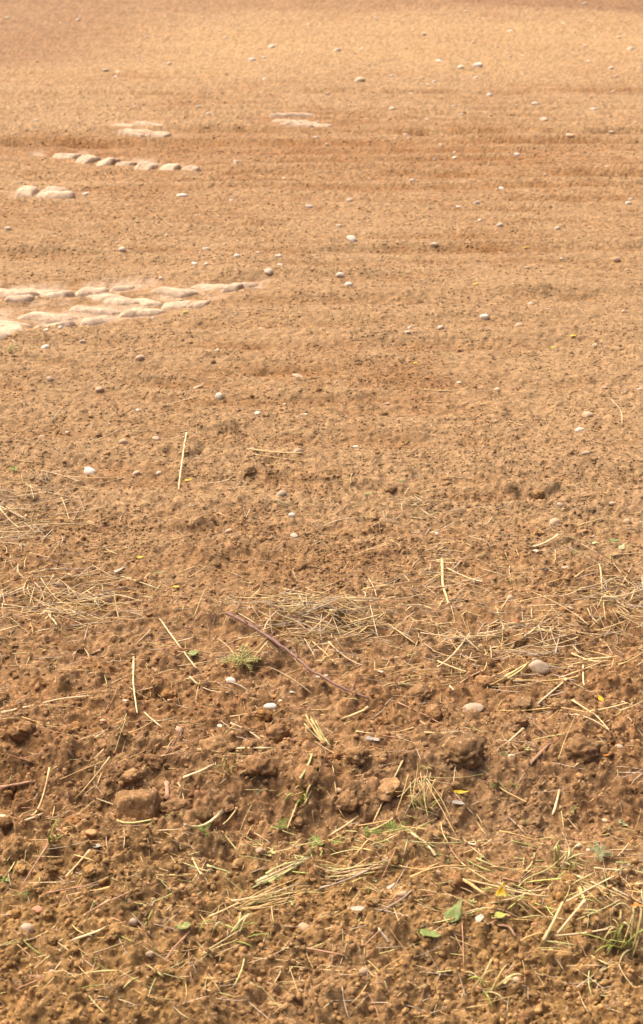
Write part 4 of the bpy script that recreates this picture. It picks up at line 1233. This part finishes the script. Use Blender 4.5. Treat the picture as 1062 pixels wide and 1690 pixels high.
for a in [
    (320, 1097, 17, 'green', 'round', .95, .3, 'round green leaf at the end of the slanting straw', 'the round green leaf', .25),
    (306, 1570, 22, 'green', 'round', .85, .2, 'bright green leaf at the bottom left of the middle', 'the bright bottom leaf', .2),
    (709, 1592, 38, 'green', 'ovate', .55, -.4, 'large green leaf lying lowest at the bottom middle', 'the large bottom leaf', .1),
    (748, 1562, 48, 'green', 'ovate', .5, .9, 'big upright green leaf at the bottom, right of the lowest leaf', 'the big upright leaf', .5),
    (824, 1563, 22, 'lime', 'ovate', .7, .1, 'small lime green leaf right of the big upright leaf', None, .2),
    (608, 814, 17, 'green', 'lance', .4, .2, 'green leaf on bare soil left of the big middle clod', 'the green middle leaf', .05),
    (662, 789, 12, 'green', 'ovate', .6, 2.6, 'tiny green leaf just above the big middle clod', None, .1),
    (1017, 887, 26, 'green', 'lance', .3, .15, 'long green leaf at the right edge above the straw', 'the long green leaf', .05),
    (983, 896, 13, 'palegreen', 'ovate', .8, -.5, 'pale green leaf left of the long green leaf', None, .3),
    (1027, 901, 15, 'palegreen', 'ovate', .7, 1.0, 'whitish green leaf below the long green leaf', None, .4),
    (262, 947, 18, 'green', 'lance', .3, .1, 'narrow green leaf above the left hay patch', 'the narrow green leaf', .05),
    (307, 518, 10, 'lime', 'ovate', .7, .3, 'small lime green leaf below the end of the tyre track', None, .2),
    (915, 570, 14, 'lime', 'lance', .5, .0, 'yellow green leaf on the open soil at right, below the egg stone', 'the yellow green leaf', .1),
    (946, 560, 12, 'yellow', 'ovate', .5, .3, 'yellow leaf just right of the yellow green one', None, .1),
    (311, 793, 12, 'yellow', 'ovate', .6, .1, 'yellow leaf right of the upright bent straw', None, .1),
    (233, 919, 16, 'yellow', 'lance', .45, .2, 'yellow leaf above the white curled leaf on the left', None, .1),
    (292, 971, 11, 'yellow', 'ovate', .7, .5, 'small yellow leaf right of the left hay patch', None, .1),
    (596, 393, 8, 'yellow', 'ovate', .6, -.5, 'tiny yellow leaf touching the largest oval white stone', None, .2),
    (785, 476, 8, 'yellow', 'round', .9, 0, 'tiny round yellow leaf above the egg shaped stone', None, .3),
    (869, 410, 10, 'yellow', 'lance', .5, -.2, 'tiny yellow leaf right of the cream stone in the right field', None, .1),
    (687, 601, 9, 'yellow', 'ovate', .6, .2, 'tiny yellow leaf in the open soil left of the egg stone', None, .1),
    (990, 1169, 16, 'yellow', 'ovate', .55, 2.0, 'yellow leaf among straws at the right edge', 'the right yellow leaf', .4),
    (762, 1329, 30, 'yellow', 'lance', .28, .02, 'narrow yellow leaf lying level at the foot of the ridge, right', 'the narrow yellow leaf', .02),
    (827, 1521, 34, 'yellow', 'ovate', .5, 1.35, 'largest yellow leaf standing upright at the lower right', 'the largest yellow leaf', .7),
    (108, 322, 8, 'orange', 'ovate', .7, .2, 'orange yellow leaf beside the lug pads at the left edge', None, .2),
    (1048, 1535, 22, 'orange', 'ovate', .55, -.8, 'orange leaf at the bottom right edge', 'the orange leaf', .35),
    (935, 1371, 10, 'orange', 'ovate', .7, .1, 'small orange leaf bit on the dark smooth soil', None, .1),
    (999, 1276, 12, 'orange', 'ovate', .5, .1, 'small ochre orange leaf on the clod slab', None, .1),
    (853, 1038, 12, 'red', 'ovate', .6, -.9, 'small red leaf bit in the straw at right', 'the red leaf bit', .3),
    (887, 912, 16, 'white', 'ovate', .5, 0, 'whitish leaf under the split pale straw', None, .1),
    (199, 943, 26, 'white', 'strap', .24, .75, 'pale curled leaf on the left above the hay patch', 'the curled pale leaf', .1),
    (166, 1440, 17, 'grey', 'ovate', .6, -.6, 'grey crumpled leaf in the lower left', 'the grey crumpled leaf', .3),
    (790, 1569, 16, 'white', 'round', .85, .5, 'greyish white leaf between the green leaves at the bottom', None, .4),
    (756, 1345, 22, 'grey', 'ovate', .5, -.2, 'dull grey leaf scrap below the narrow yellow leaf', None, .05),
    (593, 1549, 28, 'white', 'strap', .4, .25, 'pale oblong flake at the bottom right of the middle', 'the pale oblong flake', .05),
    (899, 953, 20, 'dark', 'strap', .25, .2, 'blackish rotted leaf left of the grey tan stone', None, .05),
    (645, 1493, 18, 'white', 'strap', .3, .5, 'white torn leaf scrap below the flattened hay bundle', None, .3),
    (615, 1266, 26, 'grey', 'strap', .4, -.5, 'flat greyish tan flake on the ragged ridge clod', None, .1),
    (532, 1129, 22, 'white', 'lance', .35, -.2, 'whitish dried flower bit right of the twig', None, .2),
    (628, 1125, 18, 'white', 'lance', .4, -1.0, 'whitish crumpled scrap far right of the twig', None, .3),
    (484, 1161, 17, 'white', 'lance', .35, -.9, 'whitish torn scrap under the twig', None, .3),
    (210, 1183, 12, 'white', 'strap', .4, -.4, 'small white scrap left of the dull grey stone', None, .2),
]:
    leaf(*a)

# ------------------------------------------------------------------ weeds: stem and leaflets are parts
FROND = {}


def sprig(u, v, wpx, tone, label, n=7, ph=None, feather=True, name='weed_sprig', hgt=0.35):
    x, y = P(u, v)
    R0 = wpx * mpp(u, v) / 2
    z = float(np.median(H(x + np.array([0, .5, -.5]) * R0, y + np.array([0, .3, -.3]) * R0)))
    root = bpy.data.objects.new(name, None)
    COL.objects.link(root)
    root.location = (x, y, z)
    root.rotation_euler = (0, 0, 0)
    if label:
        tag(root, label, 'weed', 'weeds sprouting from the soil')
    else:
        PENDING.append((root, u, v, {'weed': 'small green seedling', 'weedpale': 'small yellowish seedling', 'palegreen': 'small pale seedling'}[tone], 'weed', 'weeds sprouting from the soil'))
    pts = np.array([[0, 0, -0.004], [R0 * .1, 0, R0 * .25], [R0 * .15, -R0 * .1, R0 * hgt]])
    sv, sf = tube(pts, [0.0011, .0009, .0006], 5)
    col_ = LC[tone]
    link('stem', raw_mesh('weed_stem', sv, sf, M_LEAF), parent=root, colour=tuple(k * .9 for k in col_))
    for k in range(n):
        key = k % 5
        if feather:
            if key not in FROND:
                V, Fc, base = [], [], 0
                r = np.random.default_rng(500 + key)
                ax = np.array([[t, 0.05 * math.sin(t * 3 + key), 0.35 * t * (1 - t) * 1.6] for t in np.linspace(0, 1, 7)])
                vv, ff = tube(ax, np.linspace(.03, .015, 7), 4)
                V.append(vv)
                Fc += ff
                base = len(vv)
                for i in range(1, 7):
                    for sgn in (-1, 1):
                        l = .34 * (1 - .08 * i) * r.uniform(.7, 1.2)
                        q = np.array([ax[i], ax[i] + [l * .5, sgn * l * .5, .05], ax[i] + [l * .8, sgn * l * .9, r.uniform(-.08, .12)]])
                        vv, ff = tube(q, [.028, .04, .012], 4, .5)
                        V.append(vv)
                        Fc += [tuple(a + base for a in t) for t in ff]
                        base += len(vv)
                FROND[key] = raw_mesh('frond', np.concatenate(V), Fc, M_LEAF)
            me = FROND[key]
        else:
            if ('b', key) not in FROND:
                me = leaf_mesh('leaflet', 1.0, .42, 40 + key, 'ovate', .2, .3)
                for q in me.vertices:
                    q.co.x += .62
                FROND[('b', key)] = me
            me = FROND[('b', key)]
        a = k * 2.4 + rnd.uniform(-.4, .4)
        s = R0 * rnd.uniform(.6, 1.05)
        g = rnd.uniform(.8, 1.2)
        link('frond' if feather else 'leaf', me, (0, 0, R0 * hgt * rnd.uniform(.1, .8)), (rnd.uniform(-.3, .3), rnd.uniform(-.5, .15), a), (s, s, s), root, tuple(q * g for q in col_))
    if ph:
        anchor(u, v, ph)


LC['weedpale'] = (0.50, 0.46, 0.16)
LC['weed'] = (0.24, 0.31, 0.06)
for a in [
    (401, 1117, 66, 'weedpale', 'bushy yellow green weed left of the purple twig', 16, 'the bushy yellow green weed', True),
    (463, 1372, 44, 'weed', 'green weed sprig under the leaning green stalk', 7, 'the upper green sprig', True),
    (523, 1414, 40, 'weed', 'dark green leafy sprig left of the thick bent straw', 8, 'the leafy sprig', False),
    (610, 1400, 42, 'weed', 'feathery green sprig right of the thick bent straw', 9, 'the feathery sprig', True),
    (560, 1402, 26, 'weed', 'small green sprig below the thick bent straw', 6, None, False),
    (655, 1392, 52, 'weed', 'olive green weed at the foot of the drooping hay tuft', 10, 'the olive weed', True),
    (341, 1415, 40, 'weed', 'feathery green shoot right of the thick slanting straw', 7, 'the feathery shoot', True),
    (990, 1430, 46, 'palegreen', 'pale silvery green weed by the right edge', 10, 'the silvery weed', True),
    (260, 1246, 24, 'palegreen', 'pale withered weed above the level ridge straw', 6, None, False),
    (24, 777, 22, 'weed', 'small green seedling near the left edge by the big white stone', 7, 'the left edge seedling', False),
    (495, 991, 20, 'weed', 'small green seedling behind the hay near the middle', 6, 'the middle seedling', False),
    (127, 149, 11, 'weedpale', 'faint green seedling on the far left rise', 5, None, False),
    (20, 590, 28, 'weedpale', 'pale grassy seedling at the left edge below the tyre track', 7, 'the pale seedling', True),
    (283, 1384, 18, 'weed', 'tiny bright seedling right of the yellow green stalk', 6, None, False),
    (1000, 1008, 26, 'weed', 'green sprout in the hay at the right edge', 7, None, True),
    (325, 1130, 20, 'weed', 'little green sprig under the round green leaf', 6, None, True),
    (40, 1507, 30, 'weed', 'little feathery green sprig above the reddish stone', 6, None, True),
    (950, 1478, 26, 'weed', 'dark green sprout beside the lower right ochre clod', 6, None, False),
    (668, 1148, 20, 'weedpale', 'tiny yellow green sprout left of the flat grey stone', 6, None, True),
]:
    sprig(a[0], a[1], a[2], a[3], a[4], a[5], a[6], a[7])
for _ in range(52):
    u, v = (rnd.uniform(330, 1080), rnd.gauss(1400, 60)) if rnd.random() < .5 else (rnd.uniform(0, 1062), rnd.uniform(1330, 1670))
    sprig(u, v, rnd.uniform(12, 30), rnd.choice(['weed', 'weedpale', 'weedpale', 'palegreen']), None, rnd.choice([4, 5, 6]), None, rnd.random() < .6)


def grass_tuft(u, v, wpx, n, label, ph=None, tones=('green', 'pale', 'gold'), hgt=0.06):
    x, y = P(u, v)
    z = float(H(x, y)[0])
    root = bpy.data.objects.new('grass_tuft', None)
    COL.objects.link(root)
    root.location = (x, y, z)
    tag(root, label, 'grass', 'grass tufts at the bottom of the view')
    R0 = wpx * mpp(u, v) / 2
    for k in range(n):
        a = rnd.uniform(0, 6.28)
        L = R0 * rnd.uniform(.6, 1.5)
        hh = hgt * rnd.uniform(.15, 1)
        t = np.linspace(0, 1, 8)
        bx, by = rnd.gauss(0, R0 * .25), rnd.gauss(0, R0 * .2)
        p_ = np.column_stack([bx + np.cos(a + .4 * t) * L * t, by + np.sin(a + .4 * t) * L * t, hh * np.sin(t * 2.5) - 0.004 + 0.006 * t])
        vv, ff = tube(p_, .0024 * np.array([.7, 1, 1, .95, .85, .7, .5, .15]) * rnd.uniform(.6, 1.1), 5, .25)
        g = rnd.uniform(.8, 1.1)
        link('blade', raw_mesh('blade', vv, ff, M_LEAF), parent=root, colour=tuple(q * g for q in {'green': (.33, .38, .07), 'pale': (.60, .52, .24), 'gold': (.56, .42, .16)}[rnd.choice(tones)]))
    if ph:
        anchor(u, v, ph)


grass_tuft(1035, 1585, 110, 22, 'large green and straw coloured grass tuft in the bottom right corner', 'the corner grass tuft')
grass_tuft(385, 1578, 80, 9, 'small tuft of green blades at the bottom, left of the tan stone', 'the bottom grass tuft', ('green', 'green', 'pale'), .04)
grass_tuft(700, 1350, 60, 9, 'short grass tuft mixed into the drooping hay', None, ('green', 'gold'), .05)
grass_tuft(930, 1445, 60, 9, 'thin bent grass blades left of the silvery weed', None, ('green', 'green', 'pale'), .05)
grass_tuft(90, 1430, 50, 6, 'thin yellowish blades left of the ochre stone', None, ('gold', 'green'), .03)
grass_tuft(505, 1345, 50, 7, 'thin yellowish blades on the ridge under the leaning green stalk', None, ('gold', 'green'), .04)
grass_tuft(380, 1320, 46, 7, 'thin green looping blades right of the big broken block', None, ('green', 'gold'), .05)
grass_tuft(800, 1660, 90, 12, 'green grass blades at the very bottom below the large leaves', None, ('green', 'pale', 'gold'), .04)

# ------------------------------------------------------------------ describe each remaining small thing by what it lies beside
ORD = ['nearest', 'second nearest', 'third nearest', 'fourth nearest', 'fifth nearest', 'sixth nearest', 'seventh nearest', 'eighth nearest', 'ninth nearest', 'tenth nearest', 'eleventh nearest', 'twelfth nearest', 'thirteenth nearest', 'fourteenth nearest', 'fifteenth nearest']
slots = {}
for o, u, v, what, cat, group in PENDING:
    best = min(ANCHORS, key=lambda a: (a[0] - u) ** 2 + ((a[1] - v) * 1.4) ** 2)
    du, dv = u - best[0], (v - best[1]) * 1.4
    side = ('left of' if du < 0 else 'right of') if abs(du) > abs(dv) else ('behind' if dv < 0 else 'in front of')
    slots.setdefault((what, side, best[2]), []).append((du * du + dv * dv, o, cat, group))
for (what, side, ph), rows in slots.items():
    rows.sort(key=lambda r_: r_[0])
    for k, (_, o, cat, group) in enumerate(rows):
        lab = f'{what} {side} {ph}' if len(rows) == 1 else f'{what} {side} {ph}, {ORD[min(k, 14)]} to it'
        tag(o, lab, cat, group)
